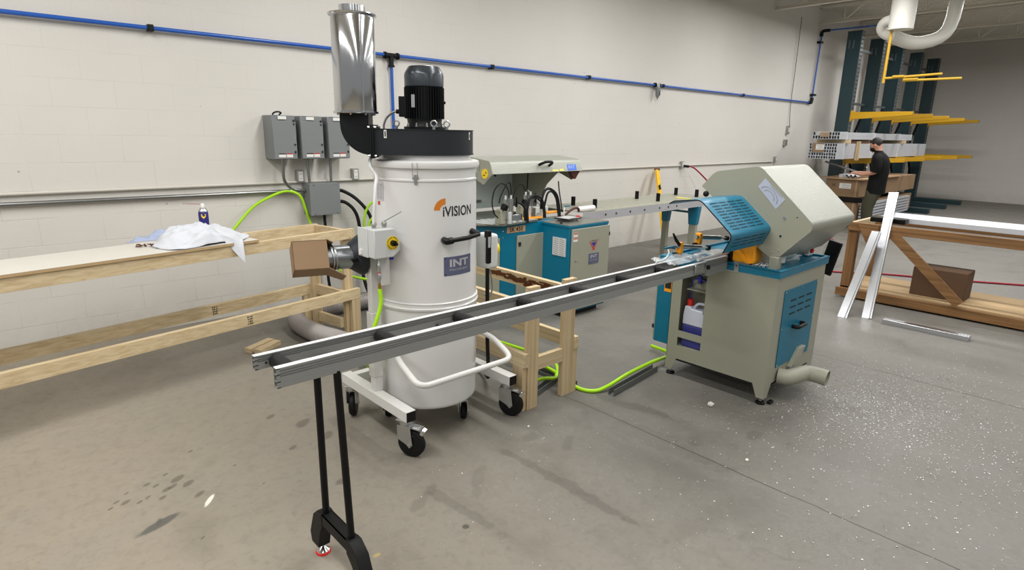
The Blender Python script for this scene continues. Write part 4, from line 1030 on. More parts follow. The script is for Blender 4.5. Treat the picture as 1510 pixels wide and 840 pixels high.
for fx, fy in ((bx0+.03,by0+.03),(bx1-.03,by0+.03),(bx0+.03,by1-.03),(bx1-.03,by1-.03)):
    lf = MB().lathe([(.03,0),(.031,.012),(.02,.02)], (fx,fy,0), n=20).build('levelling_foot', 'black_plastic', sw)
    MB().lathe([(.013,.02),(.013,.03),(.007,.032),(.007,.06)], (fx,fy,0), n=12).build('threaded_rod', 'zinc', lf)
MB().box((bx0+.05,by0-.03,.006),(bx0+.10,by0-.005,.022)).build('foot_wedge', 'black_plastic', sw, bevel=.004)
# teal top tray
tt = MB(); tt.box((bx0-.012,by0-.012,.853),(bx1+.012,by1+.012,.893)); tt.build('table_tray', 'machine_teal', sw, bevel=.004)
MB().box((bx0-.014,by0-.014,.893),(bx1+.014,by0+.006,.907)).box((bx0-.014,by1-.006,.893),(bx1+.014,by1+.014,.907)).box((bx0-.014,by0+.006,.893),(bx0+.006,by1-.006,.907)).box((bx1-.006,by0+.006,.893),(bx1+.014,by1-.006,.907)).build('table_rim', 'machine_teal', sw, bevel=.003)
MB().box((bx0-.004,by0-.004,.849),(bx1+.004,by1+.004,.853)).build('table_seam', 'inner_light', sw)
MB().box((bx0-.017,1.765,.855),(bx0-.0125,1.795,.905)).cyl((bx0-.0172,1.78,.895),(bx0-.0125,1.78,.895),.015,n=16).build('lock_tab', 'zinc', sw)
MB().cyl((bx0-.019,1.78,.893),(bx0-.0172,1.78,.893),.005,n=10).build('tab_hole', 'hole_dark', sw)
# front teal door with louvres and handle
dx0, dx1, dz0, dz1 = 3.775, 4.29, .236, .757
dr = MB().box((dx0,by0-.006,dz0),(dx1,by0-.001,dz1)).build('service_panel', 'machine_teal_dark', sw, bevel=.0015)
m_ = MB()
for r in range(3):
    for c_ in range(3): x = 3.875+.125*c_; z = .675-.045*r; m_.box((x,by0-.0085,z-.004),(x+.085,by0-.0055,z+.004))
m_.build('louvre_slot', 'hole_dark', dr)
m_ = MB()
for x in (dx0+.012,(dx0+dx1)/2,dx1-.012):
    for z in (dz0+.012,(dz0+dz1)/2,dz1-.012):
        if abs(x-(dx0+dx1)/2) < .01 and abs(z-(dz0+dz1)/2) < .01: continue
        m_.sphere((x,by0-.007,z),.004,8,5)
m_.build('panel_screw', 'zinc', dr)
MB().tube(rounded([(3.955,by0-.004,.487),(3.955,by0-.045,.487),(4.085,by0-.045,.487),(4.085,by0-.004,.487)],.025,5), .0135, n=12).build('panel_handle', 'black_plastic', dr)
# chip chute
ch = MB().tube([(3.84,1.505,.165),(3.86,1.45,.165),(3.93,1.42,.17),(4.01,1.40,.17),(4.045,1.36,.167),(4.055,1.30,.163)], .052, n=24, smooth=4).build('chip_chute', 'cream_grey', sw, angle=50)
MB().prism([(3.96,.20),(4.09,.20),(4.17,.31),(4.08,.31)], 'Y', 1.475, 1.506).build('chute_bracket', 'cream_grey', sw, bevel=.003)
MB().pipe((4.054,1.315,.164),(4.058,1.27,.161),.0535,.003,n=28).build('chute_mouth', 'cream_grey', ch); MB().cyl((4.0555,1.298,.1628),(4.0556,1.296,.1627),.05,n=28).build('mouth_shade_disc', 'box_grey', ch)  # darker disc added as the shade inside the mouth
# electrical cabinet hanging on the rear side
ec = MB().box((3.70,2.262,.205),(3.83,2.395,.86)).build('rear_cabinet', 'machine_teal', sw, bevel=.003)
MB().box((3.705,2.395,.21),(3.82,2.408,.85)).build('rear_cabinet_door', 'cream_grey', ec, bevel=.002)
MB().box((3.698,2.402,.30),(3.705,2.415,.33)).build('hinge', 'door_hinge', ec)
MB().box((3.6985,2.275,.60),(3.6995,2.335,.72)).build('warning_label', 'signal_orange', ec); MB().box((3.6975,2.28,.625),(3.6984,2.33,.715)).build('label_print', 'ink_black', ec)
# hexagonal hood: polygon in y-z, extruded in x
hx0, hx1 = 3.72, 4.425
pl_ = [(2.124,1.374),(2.036,1.476),(1.733,1.526),(1.395,1.222),(1.376,1.185),(1.39,1.145),(1.555,.967),(1.60,.962),(1.80,1.08),(2.04,1.311)]
pl_ = [(p.x,p.y) for p in rounded([(2.124,1.374),(2.036,1.476),(1.733,1.526),(1.376,1.205),(1.376,1.165),(1.56,.965)],.035,5)]+[(1.60,.962),(1.80,1.08),(2.04,1.311)]
MB().prism(pl_, 'X', hx0-.0012, hx0+.004).build('hood_side', 'cream_grey', sw, angle=20)
MB().prism(pl_, 'X', hx1-.004, hx1).build('hood_side', 'cream_grey', sw, angle=20)
MB().sheet(rounded([(2.124,1.374),(2.036,1.476),(1.733,1.526),(1.376,1.205),(1.376,1.165),(1.56,.965)],.035,5), 'X', hx0, hx1, .003).build('hood_shell', 'hammered_cream', sw, angle=25)
MB().cyl((hx0-.005,1.546,1.224),(hx0,1.546,1.224),.008,n=12).build('hood_bolt', 'zinc', sw)
for (yy, zz, rr) in ((1.556,1.109,.007),(1.47,1.235,.0035)): MB().cyl((hx0-.003,yy,zz),(hx0+.0,yy,zz),rr,n=12).build('hood_hole', 'hole_dark', sw)
m_ = MB(); a, b, c_, d_ = (1.695,1.455),(1.555,1.335),(1.605,1.27),(1.735,1.40)
f = lambda p: (hx0-.0022,p[0],p[1])
m_.quad(f(a),f(b),f(c_),f(d_)); hl = m_.build('chart_label', 'label_grey', sw, flat=True)
m_ = MB(); ax = (V(b)-V(a)); ay = (V(d_)-V(a))
def L2(u, w, x=-.0032): q = V(a)+ax*u+ay*w; return (hx0+x, q.x, q.y)
for k in range(10):
    an0 = PI*k/10; an1 = PI*(k+1)/10
    for R_ in (.38,.24): m_.quad(L2(.5+R_*math.cos(an0),.85-R_*1.6*math.sin(an0)),L2(.5+R_*math.cos(an1),.85-R_*1.6*math.sin(an1)),L2(.5+(R_-.02)*math.cos(an1),.85-(R_-.02)*1.6*math.sin(an1)),L2(.5+(R_-.02)*math.cos(an0),.85-(R_-.02)*1.6*math.sin(an0)))
m_.quad(L2(.3,.06),L2(.9,.06),L2(.9,.10),L2(.3,.10)); m_.build('chart_lines', 'box_grey', hl, flat=True)
MB().sphere((3.715,2.085,1.325),.02,12,8).build('hood_buffer', 'black_rubber', sw)
br = MB().box((3.70,1.545,.895),(3.76,1.60,.975)).build('hood_bracket', 'cream_grey', sw, bevel=.003)
m_ = MB()
for yy, zz in ((1.56,.985),(1.60,1.0),(1.555,1.02)): m_.sphere((hx0-.002,yy,zz),.0045,8,5)
m_.build('bracket_bolt', 'zinc', br)
# perforated teal guard
gx0, gx1 = 3.216, 3.718
gp = rounded([(1.666,1.046),(1.618,1.150),(1.838,1.334),(2.013,1.312),(2.043,1.292)], .03, 5)
gd = MB().sheet(gp, 'X', gx0, gx1, .004).build('saw_guard', 'machine_teal', sw, angle=25)
MB().sheet([(p.x,p.y) for p in gp], 'X', gx0-.002, gx0+.001, .006).build('guard_edging', 'black_rubber', gd)
m_ = MB()
A_, B_ = V((1.825,1.332)), V((1.636,1.174)); dv = (B_-A_); nv = V((dv.y,-dv.x)).normalized()
if nv.y < 0: nv = -nv
def holes(P0, P1, rows, cols, xa, xb, nvv):
    for r in range(rows):
        q = P0+(P1-P0)*((r+.5)/rows)
        for c_ in range(cols):
            if c_ % 6 == 5: continue
            x = xa+(xb-xa)*(c_+.5)/cols; o = V((x,q.x,q.y)); e = V((0,(P1-P0).x,(P1-P0).y)).normalized(); N_ = V((0,nvv.x,nvv.y))*.0048
            w = .0035; m_.quad(o+N_+V((-w*1.7,0,0))-e*w, o+N_+V((w*1.7,0,0))-e*w, o+N_+V((w*1.7,0,0))+e*w, o+N_+V((-w*1.7,0,0))+e*w)
holes(V((1.815,1.318)), V((1.64,1.172)), 10, 24, 3.27, 3.68, nv)
e2 = V((1.666,1.046))-V((1.618,1.150)); nv2 = V((-1,-.46)).normalized()
holes(V((1.625,1.135)), V((1.655,1.07)), 3, 24, 3.27, 3.68, nv2)
m_.build('guard_perforation', 'hole_dark', gd, flat=True)
MB().box((3.205,1.90,1.333),(3.218,2.0,1.34)).build('yellow_sticker', 'pale_yellow', gd)
# work table area and clamps under the guard
MB().box((3.50,1.87,.895),(3.80,2.06,.955)).build('saw_bed', 'machine_teal', sw, bevel=.008)
MB().prism([(3.31,1.88),(3.52,1.86),(3.52,2.08),(3.36,2.10),(3.28,1.98)], 'Z', .905, .945).build('left_bed', 'machine_teal', sw, bevel=.006)
MB().box((3.42,1.93,.945),(3.50,1.97,.968)).build('stop_block', 'bright_plate', sw, bevel=.003)
MB().prism([(3.50,1.865),(3.72,1.855),(3.72,1.96),(3.56,2.0)], 'Z', .955, .968).build('cutting_plate', 'bright_plate', sw, bevel=.002)
MB().box((3.30,1.858,.952),(3.66,1.872,.968)).build('fence_strip', 'aluminium_lit', sw)
def clamp(x, y, z, L, label_knob=True):
    c_ = MB().cyl((x,y,z),(x+L,y-.06,z-.02),.015,n=18).build('clamp_cylinder', 'zinc', sw)
    MB().cyl((x+L,y-.06,z-.02),(x+L+.055,y-.075,z-.026),.007,n=10).build('piston_rod', 'bright_plate', c_)
    MB().cyl((x+L+.055,y-.075,z-.026),(x+L+.075,y-.08,z-.029),.017,n=14).build('clamp_pad', 'black_rubber', c_)
    MB().obox((x+.035,y-.005,z-.012),(.03,.045,.075),(0,0,-.3)).build('clamp_bracket', 'signal_orange', c_, bevel=.006)
    MB().obox((x+.035,y-.005,z-.065),(.02,.03,.05),(0,0,-.3)).build('clamp_stem', 'signal_orange', c_, bevel=.003)
    MB().cyl((x+.0,y+.012,z-.055),(x+.03,y,z-.055),.014,n=12).build('clamp_screw', 'black_plastic', c_)
    return c_
c1_ = clamp(3.36,2.06,1.01,.20)
MB().tube([(3.37,2.04,1.02),(3.355,2.06,1.05),(3.33,2.07,1.095)], [.011,.011,.006], n=10).build('clamp_lever', 'black_plastic', c1_)
MB().box((3.26,2.07,1.0),(3.36,2.085,1.012)).build('hose_arm', 'machine_teal', c1_)
c2_ = clamp(3.66,2.10,1.035,.22)
MB().tube([(3.27,2.06,1.0),(3.25,2.04,.98),(3.18,2.02,.96),(3.10,2.015,.955),(3.05,2.0,.95)], .004, n=8, smooth=6).build('air_tube', 'cable_white', sw)
# orange saw arm
m_ = MB(); m_.prism([(1.845,.907),(1.70,.907),(1.69,.93),(1.70,1.0),(1.69,1.045),(1.76,1.06),(1.845,1.0)], 'X', 3.70, 3.80); m_.build('saw_arm', 'signal_orange', sw, bevel=.006)
MB().prism([(1.83,.985),(1.785,.99),(1.715,.91),(1.745,.907)], 'X', 3.688, 3.70).build('arm_rib', 'signal_orange', sw, bevel=.002)
MB().box((3.68,1.845,.907),(3.72,1.875,1.0)).build('arm_shadow_gap', 'black_plastic', sw, bevel=.003)
MB().cyl((3.78,1.68,1.0),(3.84,1.66,1.0),.02,n=14).build('pivot_knob', 'hub_dark', sw)
mt = MB().cyl((3.86,1.72,.965),(4.10,1.64,.965),.062,n=28).build('saw_motor', 'inner_light', sw, bevel=.004)
MB().obox((3.90,1.66,.925),(.12,.10,.05),(0,0,-.3)).build('motor_mount', 'inner_light', sw, bevel=.006)
MB().pipe((4.12,1.66,.955),(4.26,1.60,.962),.036,.003,n=24).build('dust_spout', 'cream_grey', sw)
MB().cyl((4.36,1.60,.935),(4.36,1.585,.935),.017,n=16).build('red_button', 'red_plastic', sw)
MB().box((4.33,1.60,.9),(4.42,1.66,.96)).build('control_block', 'inner_light', sw, bevel=.004)
m_ = MB()
for k, (y_, z_) in enumerate(((1.60,.96),(1.61,.975),(1.62,.95))): m_.tube([(4.28,y_+.02,.91),(4.29,y_,z_),(4.33,y_-.005,z_+.01),(4.36,y_+.03,.99)], .006, n=8, smooth=5)
m_.build('air_tubes', 'ink_blue', sw)
m_ = MB(); rnd = random.Random(9)
for k in range(60):
    x = 3.72+rnd.random()*.14; y = 1.62+rnd.random()*.14; m_.obox((x,y,.896+rnd.random()*.01),(rnd.uniform(.008,.03),rnd.uniform(.004,.012),.004),(rnd.random()*.4,rnd.random()*.4,rnd.random()*3))
o = m_.build('aluminium_swarf', 'chip_metal', label='heap of bright aluminium cuttings on the teal saw table', cat='metal chips', flat=True, kind='stuff')
# tilted black control panel at the far side
mon = MB(); mon.obox((4.56,1.535,.868),(.025,.095,.25),(.2,0,0)); mon.build('control_panel', 'black_plastic', sw, bevel=.008)
MB().tube([(4.545,1.56,.985),(4.54,1.575,.94),(4.54,1.59,.80),(4.54,1.60,.75)], .003, n=8).build('panel_cable', 'cable_white', sw)
MB().box((4.42,1.54,.86),(4.55,1.56,.88)).build('panel_arm', 'black_plastic', sw)
# coolant jug in the niche
jg = thing('coolant_jug', 'white plastic jug half full of blue coolant with a red cap, inside the saw niche', 'jug', (3.745,2.078,.23))
jp = [(-.078,0),(.078,0),(.085,.01),(.085,.235),(.06,.285),(-.02,.285),(-.035,.30),(-.075,.30),(-.085,.235),(-.085,.01)]
def jug(z0, z1, m, nm, e=0):
    mb = MB(); pr = []
    for (y, z) in jp: pr.append((y, min(max(z, z0), z1)))
    mb.prism([(2.078-y, .23+z) for y, z in pr], 'X', 3.695+e, 3.80-e); return mb.build(nm, m, jg, bevel=.009 if z1-z0 > .1 else .004, seg=3)
jug(.0,.165,'coolant_blue','coolant_level'); jug(.165,.3,'jug_plastic','jug_body',.0)
MB().cyl((3.735,2.135,.53),(3.735,2.135,.575),.022,n=20).build('cap', 'red_plastic', jg, bevel=.002)
MB().tube([(3.735,2.10,.515),(3.73,2.08,.545),(3.73,2.05,.558),(3.73,2.0,.552),(3.735,1.995,.50)], .010, n=10, smooth=5).build('jug_handle', 'jug_plastic', jg)
MB().tube([(3.74,2.14,.57),(3.735,2.145,.66),(3.73,2.12,.72),(3.73,2.06,.73),(3.735,2.01,.715)], .004, n=8, smooth=6).build('coolant_tube', 'ink_blue', jg)
MB().cyl((3.735,2.075,.70),(3.735,2.075,.76),.015,n=14).build('tube_fitting', 'ink_blue', jg)

# ------------------------------------------------------------------ rear automatic saw
sk = thing('automatic_saw', 'teal and cream automatic saw with its cream lid raised, standing behind the collector', 'saw machine', (4.1,4.2,0))
Yb = 3.95
# body with chamfered left corner (plan polygon)
pb = [(3.575,Yb),(4.24,Yb),(4.24,4.7),(3.30,4.7),(3.30,4.12)]
MB().prism(pb, 'Z', .06, .895).build('cabinet_body', 'machine_teal', sk, bevel=.004)
MB().prism([(3.64,4.02),(4.2,4.02),(4.2,4.65),(3.36,4.65),(3.36,4.17)], 'Z', 0, .06).build('plinth', 'hole_dark', sk)
d1 = MB().box((3.725,Yb-.02,.115),(4.16,Yb-.001,.785)).build('cabinet_door', 'cream_grey', sk, bevel=.003)
MB().box((3.735,Yb-.026,.69),(3.765,Yb-.019,.725)).build('hinge', 'door_hinge', d1)
MB().lathe([(.012,0),(.012,.004),(.007,.006)], (4.125,Yb-.02,.535), axis=(0,-1,0), n=16).build('door_lock', 'zinc', d1)
lm = V((3.575-3.30,Yb-4.12,0)); lmn = lm.normalized(); ln = V((-lmn.y*-1,-lmn.x,0)); ln = V((lmn.y,-lmn.x,0))
mid_ = V((3.4375,4.035,0))+ln*.011
MB().obox((mid_.x,mid_.y,.45),(.24,.016,.66),(0,0,math.atan2(lmn.y,lmn.x))).build('left_door', 'cream_grey', sk, bevel=.003)
for dz in (.84,.78): MB().sphere((3.565+ln.x*.002,3.957+ln.y*.002,dz),.006,8,5).build('body_screw', 'zinc', sk)
# model lettering plate
mp = MB().box((3.605,Yb-.004,.818),(3.835,Yb-.001,.874)).build('model_plate', 'cardboard_pale', sk)
MB().text('SK 450', .04, onplane((3.72,Yb-.0048,.828),(1,0,0),(0,0,1)), sx=1.02, bold=.001).build('model_lettering', 'ink_black', mp, flat=True)
# table top
MB().prism([(3.52,3.89),(4.0,3.945),(4.05,4.02),(4.2,4.1),(4.2,4.68),(3.22,4.68),(3.26,4.11)], 'Z', .897, .917).build('table_plate', 'table_plate', sk, bevel=.003)
m_ = MB()
for k in range(7):
    x = 3.40+.085*k; m_.obox((x,4.08,.9185),(.05,.30,.004),(0,0,.25))
m_.build('table_strips', 'bright_plate', sk)
MB().box((3.25,4.42,.917),(3.62,4.46,1.03)).build('rear_fence', 'table_plate', sk, bevel=.003)
# control cabinet
pc = MB().box((4.06,3.60,.06),(4.62,4.15,.865)).build('control_cabinet', 'machine_teal', sk, bevel=.003)
MB().box((4.10,3.66,0),(4.58,4.1,.06)).build('cabinet_plinth', 'hole_dark', pc)
MB().box((4.055,3.595,.865),(4.625,4.15,.885)).build('cabinet_lid', 'machine_teal', pc, bevel=.002)
MB().box((4.057,3.598,.885),(4.623,4.14,.89)).build('cabinet_top', 'table_plate', pc)
d2 = MB().box((4.085,3.583,.08),(4.63,3.598,.852)).build('control_door', 'cream_grey', sk, bevel=.003)
MB().box((4.622,3.578,.75),(4.632,3.59,.785)).build('hinge', 'door_hinge', d2)
MB().lathe([(.012,0),(.012,.004),(.007,.006)], (4.145,3.583,.555), axis=(0,-1,0), n=16).build('door_lock', 'zinc', d2)
fp = onplane((4.395,3.5825,.675),(1,0,0),(0,0,1))
def poly_on(f, pts, m, nm, par): 
    q = MB(); q.face([q.v(f(*p)) for p in pts]); return q.build(nm, m, par, flat=True)
# v-shaped emblem with a blue centre
poly_on(fp, [(-.068,.042),(-.058,.045),(0,-.022),(.06,.058),(.068,.058),(.012,-.032),(.028,-.044),(-.028,-.044),(-.012,-.032)], 'ink_red', 'emblem', d2)
fq = onplane((4.395,3.5815,.675),(1,0,0),(0,0,1))
poly_on(fq, [(-.036,.028),(.036,.030),(0,-.012)], 'ink_blue', 'emblem_centre', d2)
MB().text('YILMAZ', .016, onplane((4.395,3.5815,.712),(1,0,0),(0,0,1)), sx=1.05).build('emblem_lettering', 'ink_black', d2, flat=True)
pp = MB().box((4.33,3.579,.50),(4.475,3.583,.60)).build('maker_plate', 'plate_violet', d2)
MB().text('INT', .03, onplane((4.40,3.5783,.557),(1,0,0),(0,0,1)), sx=1.5, bold=.001).build('plate_lettering', 'plate_silver', pp, flat=True)
MB().text('MACHINERY', .011, onplane((4.40,3.5783,.53),(1,0,0),(0,0,1)), sx=1.3).build('plate_lettering', 'plate_silver', pp, flat=True)
for zz in (.80,.755):
    st = MB().box((4.10,3.5815,zz-.018),(4.16,3.583,zz+.018)).build('warning_sticker', 'label_white', d2)
    MB().box((4.102,3.5807,zz+.006),(4.158,3.5814,zz+.016)).build('sticker_header', 'ink_red', st)
vg = MB().box((4.054,3.635,.595),(4.0595,3.80,.765)).build('vent_grille', 'shelf_paper', pc)
m_ = MB()
for r in range(8):
    for k in range(2): m_.obox((4.0535,3.682+.075*k,.61+.02*r),(.001,.058,.004),(.2,0,0))
m_.build('vent_slot', 'box_grey', vg)
sc2 = MB(); sc2.obox((4.30,3.84,.915),(.22,.17,.012),(0,math.radians(0),.12)); sc2 = sc2.build('touch_screen', 'screen_dark', pc, bevel=.003)
MB().obox((4.30,3.84,.922),(.19,.14,.003),(0,0,.12)).build('screen_face', 'bright_plate', sc2)
MB().cyl((4.40,3.80,.89),(4.40,3.80,.915),.013,n=14).build('button_base', 'bright_plate', pc); MB().cyl((4.40,3.80,.915),(4.40,3.80,.935),.018,n=16).build('red_button', 'red_plastic', pc)
MB().cyl((4.10,3.74,.89),(4.10,3.74,.905),.014,n=14).build('black_button', 'ink_black', pc)
MB().tube([(4.36,3.95,.89),(4.365,3.95,.98),(4.38,3.95,1.01)], .007, n=8).build('lever_stem', 'bright_plate', pc); MB().obox((4.40,3.945,1.012),(.07,.015,.012)).build('green_lever', 'machine_teal', pc, bevel=.003)
# raised lid
lid = [(4.10,1.335),(4.14,1.445),(4.45,1.475),(4.90,1.40),(5.02,1.22),(4.98,.98)]
MB().sheet(rounded(lid,.03,4), 'X', 3.56, 4.785, .004).build('raised_lid', 'hammered_cream', sk, angle=25)
for xx in (3.56,4.76):
    m_ = MB(); m_.prism([(4.10,1.335),(4.14,1.445),(4.45,1.475),(4.62,1.44),(4.4,1.3),(4.22,1.235)][::-1], 'X', xx-.004, xx+.001); m_.build('lid_end', 'cream_grey', sk)
# inner back hood panels, paler colour stands in for light under the lid
MB().box((3.15,4.80,.93),(4.45,4.81,1.42)).build('inner_back', 'inner_light', sk)
MB().prism([(4.11,1.345),(4.40,1.46),(4.80,1.42),(4.80,.93),(4.45,.93),(4.28,1.20)][::-1], 'X', 4.45, 4.456).build('inner_side', 'cream_grey', sk)
MB().box((3.15,4.78,1.0),(4.0,4.80,1.02)).build('inner_ledge', 'table_plate', sk)
yl = lambda x, z, w, h, m, nm: MB().box((x,4.0985-.001,z),(x+w,4.0995,z+h)).build(nm, m, sk)
def on_lid(x, w, f0, f1, m, nm, off=.006):
    a = V((4.10,1.335)); b = V((4.14,1.445)); p, q = a+(b-a)*f0, a+(b-a)*f1; n = V((-(b-a).y,(b-a).x)).normalized()*off
    k = MB(); k.quad((x,p.x-off,p.y+.0004),(x+w,p.x-off,p.y+.0004),(x+w,q.x-off,q.y),(x,q.x-off,q.y)); return k.build(nm, m, sk, flat=True)
on_lid(4.335,.085,.04,.20,'pale_yellow','yellow_sticker'); on_lid(4.44,.06,.06,.24,'pale_yellow','yellow_sticker')
bs = on_lid(4.56,.135,.08,.60,'sticker_blue','blue_sticker'); 
MB().text('INT', .034, lambda a, b: V((4.625+a,4.118-.0155+b*.364,1.36+b)), sx=1.3).build('sticker_lettering', 'label_grey', bs, flat=True)
k = MB(); k.face([k.v((x,4.0975+.364*(z-1.335),z)) for x, z in ((3.585,1.342),(3.64,1.342),(3.59,1.39))]); k.build('warning_triangle', 'pale_yellow', sk, flat=True)
yd = MB().cyl((3.5545,4.20,1.335),(3.552,4.20,1.335),.045,n=28).build('yellow_disc_label', 'sticker_yellow', sk)
MB().box((3.551,4.175,1.34),(3.5518,4.19,1.352)).box((3.551,4.195,1.318),(3.5518,4.225,1.326)).build('disc_mark', 'ink_black', yd)
MB().tube([(4.17,4.135,1.40),(4.175,4.075,1.425),(4.20,4.06,1.435),(4.27,4.06,1.435),(4.30,4.075,1.42),(4.305,4.13,1.39)], .013, n=12, smooth=4).build('lid_handle', 'black_plastic', sk)
MB().prism([(4.62,1.335),(4.77,1.335),(4.70,1.25),(4.66,1.27)], 'Y', 4.115, 4.16).build('lid_latch', 'dark_red', sk, bevel=.004)
MB().sphere((3.60,4.11,1.325),.012,8,6).build('lid_buffer', 'black_rubber', sk)
MB().tube([(4.20,4.30,1.38),(4.19,4.30,1.15)], .006, n=8).build('gas_strut', 'black_plastic', sk); MB().tube([(4.19,4.30,1.15),(4.36,4.24,.97)], .012, n=10).build('gas_strut', 'zinc', sk)
MB().sphere((4.37,4.24,.96),.018,10,7).build('strut_end', 'black_rubber', sk)
# clamps and cylinders on the table
def post_clamp(x, y, h, par=sk):
    c_ = MB().box((x-.06,y-.03,.917),(x-.0,y+.05,1.0+h*.3)).build('clamp_column', 'cream_grey', par, bevel=.004)
    MB().box((x-.07,y-.02,.99+h*.3),(x+.10,y+.02,1.015+h*.3)).build('clamp_yoke', 'cream_grey', c_, bevel=.003)
    for dx in (0,.065): 
        MB().cyl((x+dx,y-.02,.96),(x+dx,y-.02,1.10+h*.3),.022,n=18).build('air_cylinder', 'zinc', c_)
        MB().cyl((x+dx,y-.02,1.10+h*.3),(x+dx,y-.02,1.13+h*.3),.010,n=12).build('cylinder_cap', 'bright_plate', c_)
    MB().box((x+.015,y-.05,.917),(x+.05,y-.01,1.02)).build('clamp_foot', 'bright_plate', c_, bevel=.002)
    MB().tube([(x+.13,y-.02,1.02+h*.3),(x+.135,y-.02,1.06+h*.3),(x+.12,y-.03,1.11+h*.3)], [.012,.010,.006], n=8).build('clamp_lever', 'black_plastic', c_)
    MB().obox((x-.02,y-.03,1.03+h*.3),(.05,.05,.05),(0,.5,0)).build('clamp_joint', 'black_plastic', c_, bevel=.006)
post_clamp(3.54,3.92,.12); 
post_clamp(3.98,4.12,.10)
MB().box((3.66,3.95,.92),(3.80,4.0,.98)).build('valve_block', 'zinc', sk, bevel=.004); MB().box((3.95,4.10,.917),(4.12,4.2,1.0)).build('carriage_block', 'table_plate', sk, bevel=.004)
MB().box((4.18,4.22,.917),(4.42,4.30,.985)).build('slide_block', 'inner_light', sk, bevel=.004); MB().box((4.12,4.02,.917),(4.15,4.05,1.03)).build('guide_post', 'bright_plate', sk, bevel=.003)
MB().prism([(3.84,4.0),(4.10,3.96),(4.20,4.05),(3.9,4.08)], 'Z', .918, .924).build('yellow_film', 'signal_orange', sk)
MB().prism([(4.26,4.08),(4.44,4.08),(4.50,4.16),(4.30,4.18)], 'Z', .93, .945).build('yellow_bracket', 'signal_orange', sk, bevel=.003)
def arc_tube(pts, r, m, nm): MB().tube(pts, r, n=8, smooth=6).build(nm, m, sk)
arc_tube([(3.84,3.93,.90),(3.83,3.94,1.0),(3.80,3.95,1.06),(3.74,3.96,1.085),(3.69,3.97,1.06),(3.67,3.97,.99)],.011,'black_rubber','cable_loop')
arc_tube([(3.85,3.93,.90),(3.85,3.94,1.02),(3.90,3.96,1.11),(3.98,3.98,1.135),(4.07,3.98,1.10),(4.10,3.97,1.02),(4.11,3.96,.92)],.011,'black_rubber','cable_loop')
arc_tube([(3.82,3.93,.90),(3.81,3.94,.99),(3.86,3.96,1.085),(3.96,3.98,1.115),(4.05,3.98,1.085),(4.09,3.97,1.0),(4.09,3.96,.92)],.009,'black_rubber','cable_loop')
arc_tube([(4.09,4.0,1.0),(4.10,4.0,1.1),(4.16,4.02,1.17),(4.24,4.03,1.18),(4.33,4.03,1.12),(4.36,4.02,1.02),(4.36,4.0,.90)],.013,'black_rubber','cable_loop')
arc_tube([(4.13,4.0,1.0),(4.15,4.0,1.08),(4.20,4.02,1.145),(4.27,4.03,1.15),(4.33,4.03,1.08),(4.345,4.02,.98),(4.345,4.0,.90)],.010,'black_rubber','cable_loop')
arc_tube([(3.58,3.90,1.15),(3.575,3.9,1.20),(3.54,3.9,1.25),(3.50,3.92,1.27),(3.44,3.93,1.22),(3.42,3.94,1.12),(3.44,3.94,1.02),(3.48,3.93,.97)],.0055,'black_rubber','air_tube')
arc_tube([(3.605,3.90,1.15),(3.60,3.9,1.24),(3.58,3.9,1.28),(3.54,3.9,1.25),(3.50,3.92,1.16),(3.48,3.92,1.10)],.0055,'black_rubber','air_tube')
arc_tube([(3.98,4.10,1.15),(3.96,4.1,1.2),(3.92,4.1,1.235),(3.86,4.1,1.21),(3.82,4.1,1.13),(3.80,4.1,1.03),(3.80,4.05,.95)],.0055,'black_rubber','air_tube')
arc_tube([(4.34,3.95,.90),(4.42,3.97,.93),(4.52,3.98,.97),(4.60,3.98,.975),(4.62,3.98,.94)],.012,'dark_red','brown_hose')
arc_tube([(4.46,4.13,1.24),(4.465,4.12,1.15),(4.49,4.11,1.02),(4.50,4.10,.93)],.006,'black_rubber','cable_loop')
# slotted outfeed table
of = thing('outfeed_table', 'long cream slotted outfeed table on tapered teal and cream legs, right of the rear saw', 'table', (5.8,4.28,0))
ty0, ty1, tx0, tx1 = 3.955, 4.62, 4.66, 7.35
m_ = MB().sheet([(ty0,.835),(ty0,.925),(ty1,.925),(ty1,.835)], 'X', tx0, tx1, .003); m_.build('table_top', 'cream_grey', of)
MB().box((tx0,ty0-.003,.835),(tx1,ty0+.001,.926)).build('side_flange', 'plate_silver', of)
for k in range(17):
    x = 4.86+.155*k; MB().box((x-.009,ty0+.12,.9265),(x+.009,ty1-.09,.9285)).build('slot', 'box_grey', of)
m_ = MB()
for x in (5.02,5.2,5.45,5.72,6.02,6.2,6.38): m_.cyl((x,ty0-.006,.88),(x,ty0-.003,.88),.012,n=10)
m_.build('bolt_hole', 'ink_black', of)
for x in (5.05,6.24,7.12):
    for y in (4.13,4.44): MB().cyl((x,y,.926),(x,y,1.025),.024,n=16).build('guide_roller', 'black_plastic', of, bevel=.002)
def leg_(y0, y1):
    lg = MB().prism([(y0,.835),(y1,.835),(y1-.028,.60),(y0+.028,.60)], 'X', 6.88, 6.95).build('leg_head', 'machine_teal', of, bevel=.002)
    MB().loft([[(6.89,y0+.032,.60),(6.94,y0+.032,.60),(6.94,y1-.032,.60),(6.89,y1-.032,.60)],[(6.88,y0+.04,.0),(6.95,y0+.04,.0),(6.95,y1-.035,.0),(6.88,y1-.035,.0)]]).build('leg_foot', 'cream_grey', lg)
leg_(3.94,4.10); leg_(4.36,4.50)
MB().box((6.90,4.09,.74),(6.93,4.37,.765)).build('cross_bar', 'machine_teal_dark', of); MB().box((6.90,4.06,.24),(6.93,4.42,.26)).build('cross_bar', 'machine_teal_dark', of)
MB().tube([(4.62,4.0,.955),(4.86,3.99,.958)], .03, n=14).build('white_cylinder', 'label_white', of)

